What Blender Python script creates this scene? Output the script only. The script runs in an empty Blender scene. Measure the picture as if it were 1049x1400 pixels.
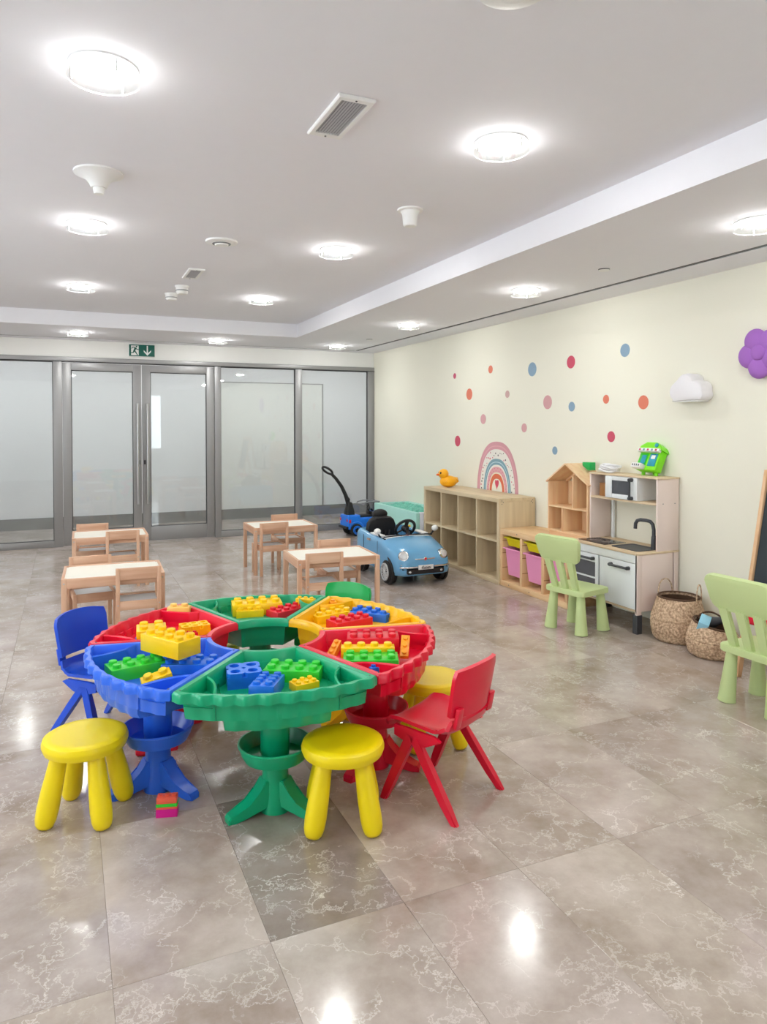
import bpy, bmesh, math, random
from mathutils import Vector, Matrix, Euler
random.seed(7)
S = bpy.context.scene
COL = S.collection
PI = math.pi
def rad(a): return a * PI / 180.0

# ------------------------------------------------------------------ camera
F_PX, CY_PX, CAM_H = 981.28, 602.52, 1.4222
YAW, PITCH = rad(23.861), rad(1.206)
cam_d = bpy.data.cameras.new('camera')
cam_d.sensor_fit = 'HORIZONTAL'; cam_d.sensor_width = 36.0
cam_d.lens = 36.0 * F_PX / 1049.0
cam_d.shift_y = (CY_PX - 700.0) / 1049.0
cam_d.clip_start = 0.05; cam_d.clip_end = 100
cam = bpy.data.objects.new('camera', cam_d); COL.objects.link(cam)
cam.location = (0, 0, CAM_H)
cam.rotation_euler = (PI / 2 - PITCH, 0, -YAW)
S.camera = cam

def ray(u, v):
    r = (u - 524.5) / F_PX; up = (CY_PX - v) / F_PX
    ff = math.cos(PITCH) + math.sin(PITCH) * up
    z = -math.sin(PITCH) + math.cos(PITCH) * up
    return Vector((math.cos(YAW) * r + math.sin(YAW) * ff, -math.sin(YAW) * r + math.cos(YAW) * ff, z))
def at(u, v, z):
    d = ray(u, v); t = (z - CAM_H) / d.z
    return Vector((d.x * t, d.y * t, z))

# ------------------------------------------------------------------ world, exposure
w = bpy.data.worlds.new('sky'); S.world = w; w.use_nodes = True
bg = w.node_tree.nodes['Background']
bg.inputs[0].default_value = (0.86, 0.93, 1.0, 1); bg.inputs[1].default_value = 5.0
S.view_settings.view_transform = 'Standard'
try: S.view_settings.look = 'None'
except Exception: pass
S.view_settings.gamma = 1.0
S.view_settings.use_curve_mapping = False
S.view_settings.exposure = 0.84
LAMP_L = 92.0        # radiance of a ceiling lamp's bulb

# ------------------------------------------------------------------ room measures (metres)
W = 3.9235            # right wall
B = 9.21              # glazed partition
XL, YF = -3.0, -2.2   # left wall, wall behind the camera
ZL, ZH = 2.426, 2.575 # soffit, raised ceiling
XB, YB = 2.416, 7.893 # edges of the raised ceiling
CORR = 10.88          # corridor wall

# ------------------------------------------------------------------ materials
def lin(c):
    c = c / 255.0
    return c / 12.92 if c <= 0.04045 else ((c + 0.055) / 1.055) ** 2.4
def rgb(r, g, b): return (lin(r), lin(g), lin(b), 1.0)
def new_mat(name):
    m = bpy.data.materials.new(name); m.use_nodes = True
    nt = m.node_tree; return m, nt, nt.nodes['Principled BSDF']
def node(nt, t, **kw):
    n = nt.nodes.new(t)
    for k, v in kw.items(): setattr(n, k, v)
    return n
def plain(name, col, rough=0.5, metal=0.0, var=0.04, scale=14.0, bump=0.0, bscale=60.0, spec=0.5, coat=0.0):
    m, nt, b = new_mat(name)
    tc = node(nt, 'ShaderNodeTexCoord'); nz = node(nt, 'ShaderNodeTexNoise')
    nz.inputs['Scale'].default_value = scale; nz.inputs['Detail'].default_value = 3
    nt.links.new(tc.outputs['Object'], nz.inputs['Vector'])
    mx = node(nt, 'ShaderNodeMix', data_type='RGBA')
    mx.inputs['A'].default_value = tuple(c * (1 - var) for c in col[:3]) + (1,)
    mx.inputs['B'].default_value = tuple(min(1, c * (1 + var)) for c in col[:3]) + (1,)
    nt.links.new(nz.outputs['Fac'], mx.inputs['Factor'])
    nt.links.new(mx.outputs['Result'], b.inputs['Base Color'])
    b.inputs['Roughness'].default_value = rough; b.inputs['Metallic'].default_value = metal
    b.inputs['Specular IOR Level'].default_value = spec
    b.inputs['Coat Weight'].default_value = coat
    if bump > 0:
        n2 = node(nt, 'ShaderNodeTexNoise'); n2.inputs['Scale'].default_value = bscale
        bp = node(nt, 'ShaderNodeBump'); bp.inputs['Strength'].default_value = bump; bp.inputs['Distance'].default_value = 0.002
        nt.links.new(tc.outputs['Object'], n2.inputs['Vector']); nt.links.new(n2.outputs['Fac'], bp.inputs['Height'])
        nt.links.new(bp.outputs['Normal'], b.inputs['Normal'])
    return m
def wood(name, c1, c2, axis, scale=1.0, rough=0.5):
    m, nt, b = new_mat(name)
    tc = node(nt, 'ShaderNodeTexCoord'); mp = node(nt, 'ShaderNodeMapping'); oi = node(nt, 'ShaderNodeObjectInfo')
    sc = [26 * scale] * 3; sc[axis] = 1.6 * scale
    mp.inputs['Scale'].default_value = sc
    ml = node(nt, 'ShaderNodeMath', operation='MULTIPLY'); ml.inputs[1].default_value = 37.0
    nt.links.new(oi.outputs['Random'], ml.inputs[0])
    nt.links.new(tc.outputs['Object'], mp.inputs['Vector']); nt.links.new(ml.outputs[0], mp.inputs['Location'])
    nz = node(nt, 'ShaderNodeTexNoise'); nz.inputs['Scale'].default_value = 1.0; nz.inputs['Detail'].default_value = 5
    nz.inputs['Distortion'].default_value = 0.6
    nt.links.new(mp.outputs['Vector'], nz.inputs['Vector'])
    cr = node(nt, 'ShaderNodeValToRGB')
    cr.color_ramp.elements[0].position = 0.3; cr.color_ramp.elements[0].color = c2
    cr.color_ramp.elements[1].position = 0.68; cr.color_ramp.elements[1].color = c1
    nt.links.new(nz.outputs['Fac'], cr.inputs['Fac']); nt.links.new(cr.outputs['Color'], b.inputs['Base Color'])
    b.inputs['Roughness'].default_value = rough
    return m
def wood3(name, c1, c2, scale=1.0, rough=0.5): return [wood(name + s, c1, c2, i, scale, rough) for i, s in enumerate(('_x', '_y', '_z'))]

M = {}
M['ceiling'] = plain('ceiling_paint', rgb(239, 239, 244), 0.9, var=0.01)
M['wall'] = plain('cream_wall_paint', rgb(240, 238, 222), 0.85, var=0.012, scale=2, bump=0.05, bscale=200)
M['wallwhite'] = plain('white_wall_paint', rgb(236, 236, 232), 0.85, var=0.01)
M['corr'] = plain('corridor_paint', rgb(236, 236, 238), 0.7, var=0.01)
M['corrbase'] = plain('dark_marble_baseboard', rgb(120, 119, 116), 0.25, var=0.25, scale=9)
M['grout'] = plain('stone_grout', rgb(128, 112, 98), 0.7)
M['dark'] = plain('dark_gap', rgb(25, 25, 25), 0.8)
M['alu'] = plain('brushed_aluminium', rgb(158, 158, 158), 0.42, metal=0.45, var=0.03, scale=4)
M['aludark'] = plain('rubber_gasket', rgb(52, 52, 54), 0.6)
M['chrome'] = plain('chrome', rgb(225, 225, 225), 0.12, metal=1.0, var=0.0)
M['steel'] = plain('satin_steel', rgb(190, 190, 190), 0.28, metal=1.0, var=0.02)
M['white'] = plain('white_plastic', rgb(240, 240, 238), 0.4, var=0.01)
M['yellow'] = plain('yellow_plastic', rgb(250, 222, 8), 0.34, var=0.03, scale=6)
M['ybrick'] = plain('yellow_brick_plastic', rgb(252, 205, 12), 0.32, var=0.02)
M['ytray'] = plain('warm_yellow_plastic', rgb(250, 190, 10), 0.3, var=0.03)
M['orange'] = plain('orange_plastic', rgb(250, 165, 40), 0.35, var=0.05)
M['paleor'] = plain('pale_orange_plastic', rgb(250, 205, 110), 0.35, var=0.05)
M['red'] = plain('red_plastic', rgb(226, 16, 54), 0.28, var=0.03, scale=6)
M['redbrick'] = plain('red_brick_plastic', rgb(222, 24, 48), 0.32, var=0.02)
M['blue'] = plain('royal_blue_plastic', rgb(44, 108, 232), 0.3, var=0.04, scale=6)
M['blued'] = plain('deep_blue_plastic', rgb(10, 76, 206), 0.33, var=0.04, scale=6)
M['bluebrick'] = plain('blue_brick_plastic', rgb(28, 112, 222), 0.32, var=0.02)
M['green'] = plain('emerald_plastic', rgb(6, 166, 116), 0.28, var=0.04, scale=6)
M['gchair'] = plain('grass_green_plastic', rgb(16, 172, 84), 0.35, var=0.03)
M['gbrick'] = plain('green_brick_plastic', rgb(50, 206, 54), 0.32, var=0.02)
M['pistachio'] = plain('pistachio_plastic', rgb(204, 222, 158), 0.42, var=0.02, scale=5)
M['magenta'] = plain('magenta_plastic', rgb(214, 16, 140), 0.35)
M['pinkbin'] = plain('pink_bin_plastic', rgb(240, 156, 198), 0.4, var=0.02)
M['yelbin'] = plain('lime_yellow_bin_plastic', rgb(222, 208, 10), 0.4, var=0.02)
M['black'] = plain('black_plastic', rgb(26, 26, 28), 0.45)
M['blacksoft'] = plain('black_leatherette', rgb(30, 30, 32), 0.55, bump=0.3, bscale=150)
M['grey'] = plain('grey_plastic', rgb(96, 98, 102), 0.5)
M['midgrey'] = plain('mid_grey_plastic', rgb(138, 140, 142), 0.5)
M['louvre'] = plain('louvre_grey', rgb(182, 182, 184), 0.5)
M['coral'] = plain('coral_brick_plastic', rgb(240, 98, 72), 0.35)
M['darkgrey'] = plain('charcoal_plastic', rgb(62, 64, 70), 0.45)
M['carblue'] = plain('sky_blue_car_paint', rgb(104, 168, 212), 0.2, var=0.02, coat=0.6)
M['jeepblue'] = plain('bright_blue_plastic', rgb(30, 128, 246), 0.3, var=0.03)
M['tyre'] = plain('tyre_rubber', rgb(24, 24, 24), 0.7, bump=0.3, bscale=80)
M['lens'] = plain('clear_lamp_lens', rgb(225, 228, 230), 0.1, metal=0.4)
M['duck'] = plain('rubber_duck_yellow', rgb(250, 178, 14), 0.35)
M['beak'] = plain('duck_beak_orange', rgb(240, 110, 30), 0.4)
M['mint'] = plain('mint_fabric', rgb(172, 222, 212), 0.8, var=0.02)
M['pitwhite'] = plain('pale_foam_fabric', rgb(226, 228, 236), 0.8, var=0.02)
M['teal'] = plain('teal_ball_plastic', rgb(110, 196, 176), 0.4, var=0.2, scale=30)
M['limetoy'] = plain('neon_green_plastic', rgb(132, 232, 20), 0.35)
M['limedark'] = plain('inner_green_plastic', rgb(20, 190, 20), 0.4)
M['tealprint'] = plain('teal_screen_print', rgb(24, 150, 176), 0.4, var=0.3, scale=60)
M['purple'] = plain('purple_fabric', rgb(166, 108, 196), 0.75, var=0.03, bump=0.2, bscale=220)
M['cloud'] = plain('white_lamp_plastic', rgb(244, 242, 246), 0.4, var=0.01)
M['chalk'] = plain('blackboard', rgb(36, 46, 52), 0.55, var=0.1, scale=5)
M['signgreen'] = plain('exit_sign_green', rgb(0, 92, 78), 0.4)
M['tabletop'] = plain('white_laminate', rgb(244, 241, 228), 0.4, var=0.01)
M['seatgrey'] = plain('white_seat_board', rgb(226, 228, 232), 0.4, var=0.02)
M['kwhite'] = plain('kitchen_white_foil', rgb(236, 240, 242), 0.35, var=0.01)
M['kside'] = plain('pinkish_birch_ply', rgb(240, 222, 214), 0.5, var=0.03, scale=5)
M['hob'] = plain('smoked_plastic_hob', rgb(58, 54, 54), 0.12)
M['darkwin'] = plain('dark_acrylic_window', rgb(86, 88, 94), 0.1, var=0.1, scale=20)
M['basketdark'] = plain('dark_seagrass', rgb(92, 66, 48), 0.8, var=0.3, scale=60)
M['toywhite'] = plain('white_cable_plastic', rgb(238, 238, 240), 0.45)
M['paleblue'] = plain('pale_blue_card', rgb(150, 208, 232), 0.5)
birch = wood3('pale_oak_foil', rgb(222, 203, 168), rgb(204, 183, 148), 0.8)
pine = wood3('solid_pine', rgb(238, 206, 160), rgb(222, 178, 128), 0.8)
tpine = wood3('pinkish_pine', rgb(226, 188, 158), rgb(202, 152, 122), 0.9)
hpine = wood3('house_pine', rgb(246, 216, 174), rgb(232, 186, 142), 0.8)
easelw = wood3('easel_pine', rgb(236, 200, 160), rgb(214, 166, 120), 0.8)
ply = wood3('birch_worktop', rgb(230, 208, 176), rgb(214, 188, 152), 0.8)
brownw = wood3('brown_wood', rgb(176, 124, 70), rgb(150, 100, 52), 0.8)

def decal(name, c): M[name] = plain(name, c, 0.7, var=0.02)
decal('d_blue', rgb(140, 168, 190)); decal('d_berry', rgb(200, 88, 116)); decal('d_coral', rgb(224, 128, 104))
decal('d_pink', rgb(214, 164, 166)); decal('d_mauve', rgb(206, 170, 166)); decal('d_red', rgb(208, 84, 108))
decal('r_pink', rgb(214, 158, 166)); decal('r_white', rgb(236, 234, 226)); decal('r_blue', rgb(128, 166, 180))
decal('r_orange', rgb(222, 116, 84)); decal('r_cream', rgb(240, 230, 206)); decal('r_heart', rgb(216, 82, 108)); decal('r_ink', rgb(84, 80, 84))
decal('r_lightblue', rgb(196, 222, 232)); decal('r_rose', rgb(226, 170, 178))

def marble():
    m, nt, b = new_mat('polished_emperador_marble')
    tc = node(nt, 'ShaderNodeTexCoord'); oi = node(nt, 'ShaderNodeObjectInfo')
    ml = node(nt, 'ShaderNodeMath', operation='MULTIPLY'); ml.inputs[1].default_value = 91.0
    nt.links.new(oi.outputs['Random'], ml.inputs[0])
    mp = node(nt, 'ShaderNodeMapping'); nt.links.new(tc.outputs['Object'], mp.inputs['Vector']); nt.links.new(ml.outputs[0], mp.inputs['Location'])
    dn = node(nt, 'ShaderNodeTexNoise'); dn.inputs['Scale'].default_value = 5; dn.inputs['Detail'].default_value = 9; dn.inputs['Roughness'].default_value = 0.62
    nt.links.new(mp.outputs[0], dn.inputs['Vector'])
    ad = node(nt, 'ShaderNodeMix', data_type='RGBA', blend_type='LINEAR_LIGHT'); ad.inputs['Factor'].default_value = 0.30
    nt.links.new(mp.outputs[0], ad.inputs['A']); nt.links.new(dn.outputs['Color'], ad.inputs['B'])
    def vein(sc, lo, hi):
        v = node(nt, 'ShaderNodeTexVoronoi', feature='DISTANCE_TO_EDGE'); v.inputs['Scale'].default_value = sc
        nt.links.new(ad.outputs['Result'], v.inputs['Vector'])
        r = node(nt, 'ShaderNodeMapRange'); r.inputs['From Min'].default_value = lo; r.inputs['From Max'].default_value = hi
        r.inputs['To Min'].default_value = 1; r.inputs['To Max'].default_value = 0
        nt.links.new(v.outputs['Distance'], r.inputs['Value']); return r.outputs['Result']
    v1 = vein(2.3, 0.0, 0.014); v2 = vein(5.5, 0.0, 0.03)
    mk = node(nt, 'ShaderNodeTexNoise'); mk.inputs['Scale'].default_value = 4.5; mk.inputs['Detail'].default_value = 4
    nt.links.new(mp.outputs[0], mk.inputs['Vector'])
    mr = node(nt, 'ShaderNodeMapRange'); mr.inputs['From Min'].default_value = 0.48; mr.inputs['From Max'].default_value = 0.70
    nt.links.new(mk.outputs['Fac'], mr.inputs['Value'])
    a1 = node(nt, 'ShaderNodeMath', operation='MULTIPLY'); nt.links.new(v2, a1.inputs[0]); nt.links.new(mr.outputs[0], a1.inputs[1])
    a2 = node(nt, 'ShaderNodeMath', operation='MULTIPLY'); nt.links.new(v1, a2.inputs[0]); nt.links.new(dn.outputs['Fac'], a2.inputs[1])
    a3 = node(nt, 'ShaderNodeMath', operation='MAXIMUM'); nt.links.new(a1.outputs[0], a3.inputs[0]); nt.links.new(a2.outputs[0], a3.inputs[1])
    cl = node(nt, 'ShaderNodeTexNoise'); cl.inputs['Scale'].default_value = 3.0; cl.inputs['Detail'].default_value = 8; cl.inputs['Roughness'].default_value = 0.65
    nt.links.new(mp.outputs[0], cl.inputs['Vector'])
    cr = node(nt, 'ShaderNodeValToRGB')
    cr.color_ramp.elements[0].position = 0.3; cr.color_ramp.elements[0].color = rgb(156, 140, 128)
    cr.color_ramp.elements[1].position = 0.72; cr.color_ramp.elements[1].color = rgb(208, 196, 189)
    e = cr.color_ramp.elements.new(0.5); e.color = rgb(184, 170, 161)
    nt.links.new(cl.outputs['Fac'], cr.inputs['Fac'])
    tn = node(nt, 'ShaderNodeMix', data_type='RGBA', blend_type='MULTIPLY'); tn.inputs['Factor'].default_value = 1
    nt.links.new(cr.outputs['Color'], tn.inputs['A']); nt.links.new(oi.outputs['Color'], tn.inputs['B'])
    vm = node(nt, 'ShaderNodeMix', data_type='RGBA'); vm.inputs['B'].default_value = rgb(238, 231, 225)
    sc = node(nt, 'ShaderNodeMath', operation='MULTIPLY'); sc.inputs[1].default_value = 0.85
    nt.links.new(a3.outputs[0], sc.inputs[0]); nt.links.new(sc.outputs[0], vm.inputs['Factor'])
    nt.links.new(tn.outputs['Result'], vm.inputs['A']); nt.links.new(vm.outputs['Result'], b.inputs['Base Color'])
    rr = node(nt, 'ShaderNodeMapRange'); rr.inputs['To Min'].default_value = 0.09; rr.inputs['To Max'].default_value = 0.19
    nt.links.new(cl.outputs['Fac'], rr.inputs['Value']); nt.links.new(rr.outputs[0], b.inputs['Roughness'])
    b.inputs['Specular IOR Level'].default_value = 0.62
    return m
M['marble'] = marble()

def seagrass():
    m, nt, b = new_mat('woven_seagrass')
    tc = node(nt, 'ShaderNodeTexCoord')
    nz = node(nt, 'ShaderNodeTexNoise'); nz.inputs['Scale'].default_value = 70; nz.inputs['Detail'].default_value = 3
    nt.links.new(tc.outputs['Object'], nz.inputs['Vector'])
    cr = node(nt, 'ShaderNodeValToRGB')
    cr.color_ramp.elements[0].position = 0.3; cr.color_ramp.elements[0].color = rgb(150, 116, 90)
    cr.color_ramp.elements[1].position = 0.65; cr.color_ramp.elements[1].color = rgb(226, 198, 166)
    nt.links.new(nz.outputs['Fac'], cr.inputs['Fac']); nt.links.new(cr.outputs['Color'], b.inputs['Base Color'])
    b.inputs['Roughness'].default_value = 0.8
    return m
M['seagrass'] = seagrass()

def glass(name, tint, refl=1.0, haze=0.0):
    m = bpy.data.materials.new(name); m.use_nodes = True; nt = m.node_tree; nt.nodes.clear()
    out = node(nt, 'ShaderNodeOutputMaterial'); tr = node(nt, 'ShaderNodeBsdfTransparent'); gl = node(nt, 'ShaderNodeBsdfGlossy')
    tr.inputs['Color'].default_value = tint; gl.inputs['Roughness'].default_value = 0.02
    lw = node(nt, 'ShaderNodeLayerWeight'); lw.inputs['Blend'].default_value = 0.5
    pw = node(nt, 'ShaderNodeMath', operation='POWER'); pw.inputs[1].default_value = 5.0
    nt.links.new(lw.outputs['Facing'], pw.inputs[0])
    mu = node(nt, 'ShaderNodeMath', operation='MULTIPLY_ADD'); mu.inputs[1].default_value = 0.96 * min(1, refl); mu.inputs[2].default_value = 0.04 * refl
    nt.links.new(pw.outputs[0], mu.inputs[0])
    mx = node(nt, 'ShaderNodeMixShader'); nt.links.new(mu.outputs[0], mx.inputs[0])
    if haze > 0:
        df = node(nt, 'ShaderNodeBsdfDiffuse'); df.inputs['Color'].default_value = (0.85, 0.87, 0.88, 1)
        m2 = node(nt, 'ShaderNodeMixShader'); m2.inputs[0].default_value = haze
        nt.links.new(tr.outputs[0], m2.inputs[1]); nt.links.new(df.outputs[0], m2.inputs[2]); nt.links.new(m2.outputs[0], mx.inputs[1])
    else:
        nt.links.new(tr.outputs[0], mx.inputs[1])
    nt.links.new(gl.outputs[0], mx.inputs[2]); nt.links.new(mx.outputs[0], out.inputs['Surface'])
    return m
M['glass'] = glass('partition_glass', (0.93, 0.955, 0.955, 1), 1.5, 0.06)
M['lampglass'] = glass('lamp_glass', (0.97, 0.98, 0.975, 1), 1.0, 0.10)
def emit(name, col, s):
    m = bpy.data.materials.new(name); m.use_nodes = True; nt = m.node_tree; nt.nodes.clear()
    out = node(nt, 'ShaderNodeOutputMaterial'); e = node(nt, 'ShaderNodeEmission')
    e.inputs[0].default_value = col; e.inputs[1].default_value = s
    nt.links.new(e.outputs[0], out.inputs['Surface']); return m
M['bulb'] = emit('lamp_bulb', (1.0, 0.985, 0.97, 1), LAMP_L)

# ------------------------------------------------------------------ mesh helpers
class MB:
    def __init__(s): s.bm = bmesh.new()
    def box(s, x0, x1, y0, y1, z0, z1, bev=0.0, mat=None, seg=2):
        r = bmesh.ops.create_cube(s.bm, size=1.0)['verts']
        for v in r: v.co = Vector((x0 + (v.co.x + .5) * (x1 - x0), y0 + (v.co.y + .5) * (y1 - y0), z0 + (v.co.z + .5) * (z1 - z0)))
        if mat is not None:
            for v in r: v.co = mat @ v.co
        if bev > 0:
            es = list({e for v in r for e in v.link_edges})
            bmesh.ops.bevel(s.bm, geom=es, offset=bev, segments=seg, affect='EDGES', profile=0.5)
        return s
    def bar(s, p0, p1, wx, wy, bev=0.0, up=(0, 0, 1)):
        p0, p1 = Vector(p0), Vector(p1); d = p1 - p0; L = d.length; z = d / L
        u = Vector(up)
        if abs(u.dot(z)) > 0.98: u = Vector((0, 1, 0))
        x = u.cross(z).normalized(); y = z.cross(x)
        m = Matrix((x, y, z)).transposed().to_4x4(); m.translation = p0
        return s.box(-wx / 2, wx / 2, -wy / 2, wy / 2, 0, L, bev, m)
    def loft(s, loops, cap0=True, cap1=True, closed=True):
        rows = [[s.bm.verts.new(p) for p in l] for l in loops]
        n = len(rows[0])
        for a, b in zip(rows, rows[1:]):
            for i in range(n if closed else n - 1):
                j = (i + 1) % n
                try: s.bm.faces.new((a[i], a[j], b[j], b[i]))
                except ValueError: pass
        if cap0: s.bm.faces.new(list(reversed(rows[0])))
        if cap1: s.bm.faces.new(rows[-1])
        return s
    def lathe(s, prof, n=24, p0=(0, 0, 0), p1=(0, 0, 1), sx=1.0, sy=1.0, cap=True):
        p0, p1 = Vector(p0), Vector(p1); z = (p1 - p0); L = z.length; z.normalize()
        u = Vector((0, 1, 0)) if abs(z.y) < 0.9 else Vector((1, 0, 0))
        x = u.cross(z).normalized(); y = z.cross(x)
        loops = []
        for r, t in prof:
            r = max(r, 1e-4)
            loops.append([p0 + z * (t * L) + x * (r * sx * math.cos(2 * PI * i / n)) + y * (r * sy * math.sin(2 * PI * i / n)) for i in range(n)])
        return s.loft(loops, cap, cap)
    def cyl(s, p0, p1, r, n=20, r1=None): return s.lathe([(r, 0), (r if r1 is None else r1, 1)], n, p0, p1)
    def tube(s, pts, r, n=10, closed=False):
        pts = [Vector(p) for p in pts]; m = len(pts); loops = []; prev = None
        for i, p in enumerate(pts):
            if closed: d = pts[(i + 1) % m] - pts[i - 1]
            else: d = pts[min(i + 1, m - 1)] - pts[max(i - 1, 0)]
            d.normalize()
            if prev is None:
                u = Vector((0, 0, 1)) if abs(d.z) < 0.9 else Vector((1, 0, 0)); x = u.cross(d).normalized()
            else: x = (prev - d * prev.dot(d)).normalized()
            prev = x; y = d.cross(x); rr = r[i] if isinstance(r, (list, tuple)) else r
            loops.append([p + x * (rr * math.cos(2 * PI * k / n)) + y * (rr * math.sin(2 * PI * k / n)) for k in range(n)])
        if closed: loops.append(loops[0]); return s.loft(loops, False, False)
        return s.loft(loops)
    def ball(s, c, rx, ry=None, rz=None, n=20):
        ry = rx if ry is None else ry; rz = rx if rz is None else rz
        r = bmesh.ops.create_uvsphere(s.bm, u_segments=n, v_segments=max(8, n // 2), radius=1.0)['verts']
        for v in r: v.co = Vector((c[0] + v.co.x * rx, c[1] + v.co.y * ry, c[2] + v.co.z * rz))
        return s
    def prism(s, poly, z0, z1, mat=None, bev=0.0):
        lo = [Vector((x, y, z0)) for x, y in poly]; hi = [Vector((x, y, z1)) for x, y in poly]
        if mat is not None: lo = [mat @ p for p in lo]; hi = [mat @ p for p in hi]
        before = set(s.bm.verts) if bev else None
        s.loft([lo, hi])
        if bev:
            nv = [v for v in s.bm.verts if v not in before]
            caps = [f for v in nv for f in v.link_faces if len(f.verts) == len(poly)]
            es = list({e for f in caps for e in f.edges})
            bmesh.ops.bevel(s.bm, geom=es, offset=bev, segments=2, affect='EDGES', profile=0.5)
        return s
    def xf(s, m): bmesh.ops.transform(s.bm, matrix=m, verts=list(s.bm.verts)); return s
    def mesh(s, name, sharp=35):
        bmesh.ops.remove_doubles(s.bm, verts=list(s.bm.verts), dist=1e-6)
        bmesh.ops.recalc_face_normals(s.bm, faces=list(s.bm.faces))
        me = bpy.data.meshes.new(name); s.bm.to_mesh(me); s.bm.free()
        for p in me.polygons: p.use_smooth = True
        me.set_sharp_from_angle(angle=rad(sharp))
        return me
    def build(s, name, mat, parent=None, sharp=35):
        return mesh_obj(name, s.mesh(name, sharp), mat, parent)
def mesh_obj(name, me, mat, parent=None):
    if mat is not None and not me.materials: me.materials.append(M[mat] if isinstance(mat, str) else mat)
    o = bpy.data.objects.new(name, me); COL.objects.link(o)
    if parent is not None: o.parent = parent
    return o
def tag(o, label, cat, group=None):
    o['label'] = label; o['category'] = cat
    if group: o['group'] = group
    return o
def thing(name, label, cat, loc=(0, 0, 0), rz=0.0, group=None):
    o = bpy.data.objects.new(name, None); COL.objects.link(o); o.empty_display_size = 0.1
    o.location = loc; o.rotation_euler = (0, 0, rz)
    return tag(o, label, cat, group)
def copy_tree(o, parent=None):
    c = o.copy(); COL.objects.link(c)
    if parent is not None: c.parent = parent
    for ch in list(o.children): copy_tree(ch, c)
    return c
def dup(root, loc, rz, label=None):
    c = copy_tree(root); c.location = loc; c.rotation_euler = (0, 0, rz)
    if label: c['label'] = label
    return c
def struct(o): o['kind'] = 'structure'; return o
def sbox(name, mat, *b, parent=None, bev=0.0):
    o = MB().box(*b, bev=bev).build(name, mat, parent)
    if parent is None: struct(o)
    return o
def sempty(name, loc=(0, 0, 0)):
    o = bpy.data.objects.new(name, None); COL.objects.link(o); o.location = loc; return struct(o)
def rpoly(hw, hh, r, n=5, hw_top=None):
    """rounded (trapezoid) outline in 2D, centred"""
    ht = hw if hw_top is None else hw_top
    P = []
    for cx, cy, a0 in ((ht - r, hh - r, 0), (-(ht - r), hh - r, 90), (-(hw - r), -(hh - r), 180), (hw - r, -(hh - r), 270)):
        for k in range(n + 1):
            a = rad(a0 + 90 * k / n); P.append((cx + r * math.cos(a), cy + r * math.sin(a)))
    return P

# ================================================================== THE ROOM
# floor: slab with polished marble tiles
floor = struct(MB().box(XL, W + .1, YF, B + .06, -0.12, -0.006).build('floor', 'grout'))
TX, TY, X0, Y0 = 0.4075, 0.787, 0.0955, 1.907
tile_me = None
G = 0.00035
tile_me = MB().box(-TX / 2 + G, TX / 2 - G, -TY / 2 + G, TY / 2 - G, -0.0065, 0.0, bev=0.0006, seg=1).mesh('tile'); tile_me.materials.append(M['marble'])
i0, i1 = math.floor((XL - X0) / TX), math.ceil((W - X0) / TX)
j0, j1 = math.floor((YF - Y0) / TY), math.ceil((B - Y0) / TY)
rnd = random.Random(3)
for i in range(i0, i1):
    for j in range(j0, j1):
        xa, xb = max(XL, X0 + i * TX), min(W + .0, X0 + (i + 1) * TX)
        ya, yb = max(YF, Y0 + j * TY), min(B + .05, Y0 + (j + 1) * TY)
        if xb - xa < .02 or yb - ya < .02: continue
        full = (xb - xa > TX - .001) and (yb - ya > TY - .001)
        if full:
            t = mesh_obj('tile', tile_me, None, floor); t.location = ((xa + xb) / 2, (ya + yb) / 2, 0)
        else:
            hx, hy = (xb - xa) / 2 - G, (yb - ya) / 2 - G
            t = MB().box(-hx, hx, -hy, hy, -0.0065, 0, bev=0.0006, seg=1).build('tile', 'marble', floor); t.location = ((xa + xb) / 2, (ya + yb) / 2, 0)
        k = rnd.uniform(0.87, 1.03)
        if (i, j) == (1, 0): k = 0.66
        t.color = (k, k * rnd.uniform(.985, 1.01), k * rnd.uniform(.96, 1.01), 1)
fc = MB().box(-3.2, 8.5, B + .06, CORR, -0.12, 0).build('floor_corridor', 'marble'); struct(fc); fc.color = (1, 1, 1, 1)

# ceiling: raised field, soffit with a dark slot, corridor ceiling
ceil = sempty('ceiling')
sbox('raised_ceiling', 'ceiling', XL, XB, YF, YB, ZH, ZH + .12, parent=ceil)
sbox('soffit', 'ceiling', XB, 3.556, YF, 8.965, ZL, ZH + .12, parent=ceil)
sbox('soffit', 'ceiling', XL, XB, YB, 8.965, ZL, ZH + .12, parent=ceil)
sbox('soffit_edge', 'ceiling', 3.611, W + .02, YF, B, ZL, ZH + .12, parent=ceil)
sbox('soffit_edge', 'ceiling', XL, 3.611, 9.010, B, ZL, ZH + .12, parent=ceil)
sbox('slot_shade_fill', 'dark', 3.556, 3.611, YF, 9.010, ZL + .005, ZH + .1, parent=ceil)  # near-black infill just inside the opening stands in for the slot's shade
sbox('slot_shade_fill', 'dark', XL, 3.556, 8.965, 9.010, ZL + .003, ZH + .1, parent=ceil)
sbox('slot_rail', 'midgrey', 3.580, 3.586, YF, 8.98, ZL + .001, ZL + .006, parent=ceil)
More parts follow.
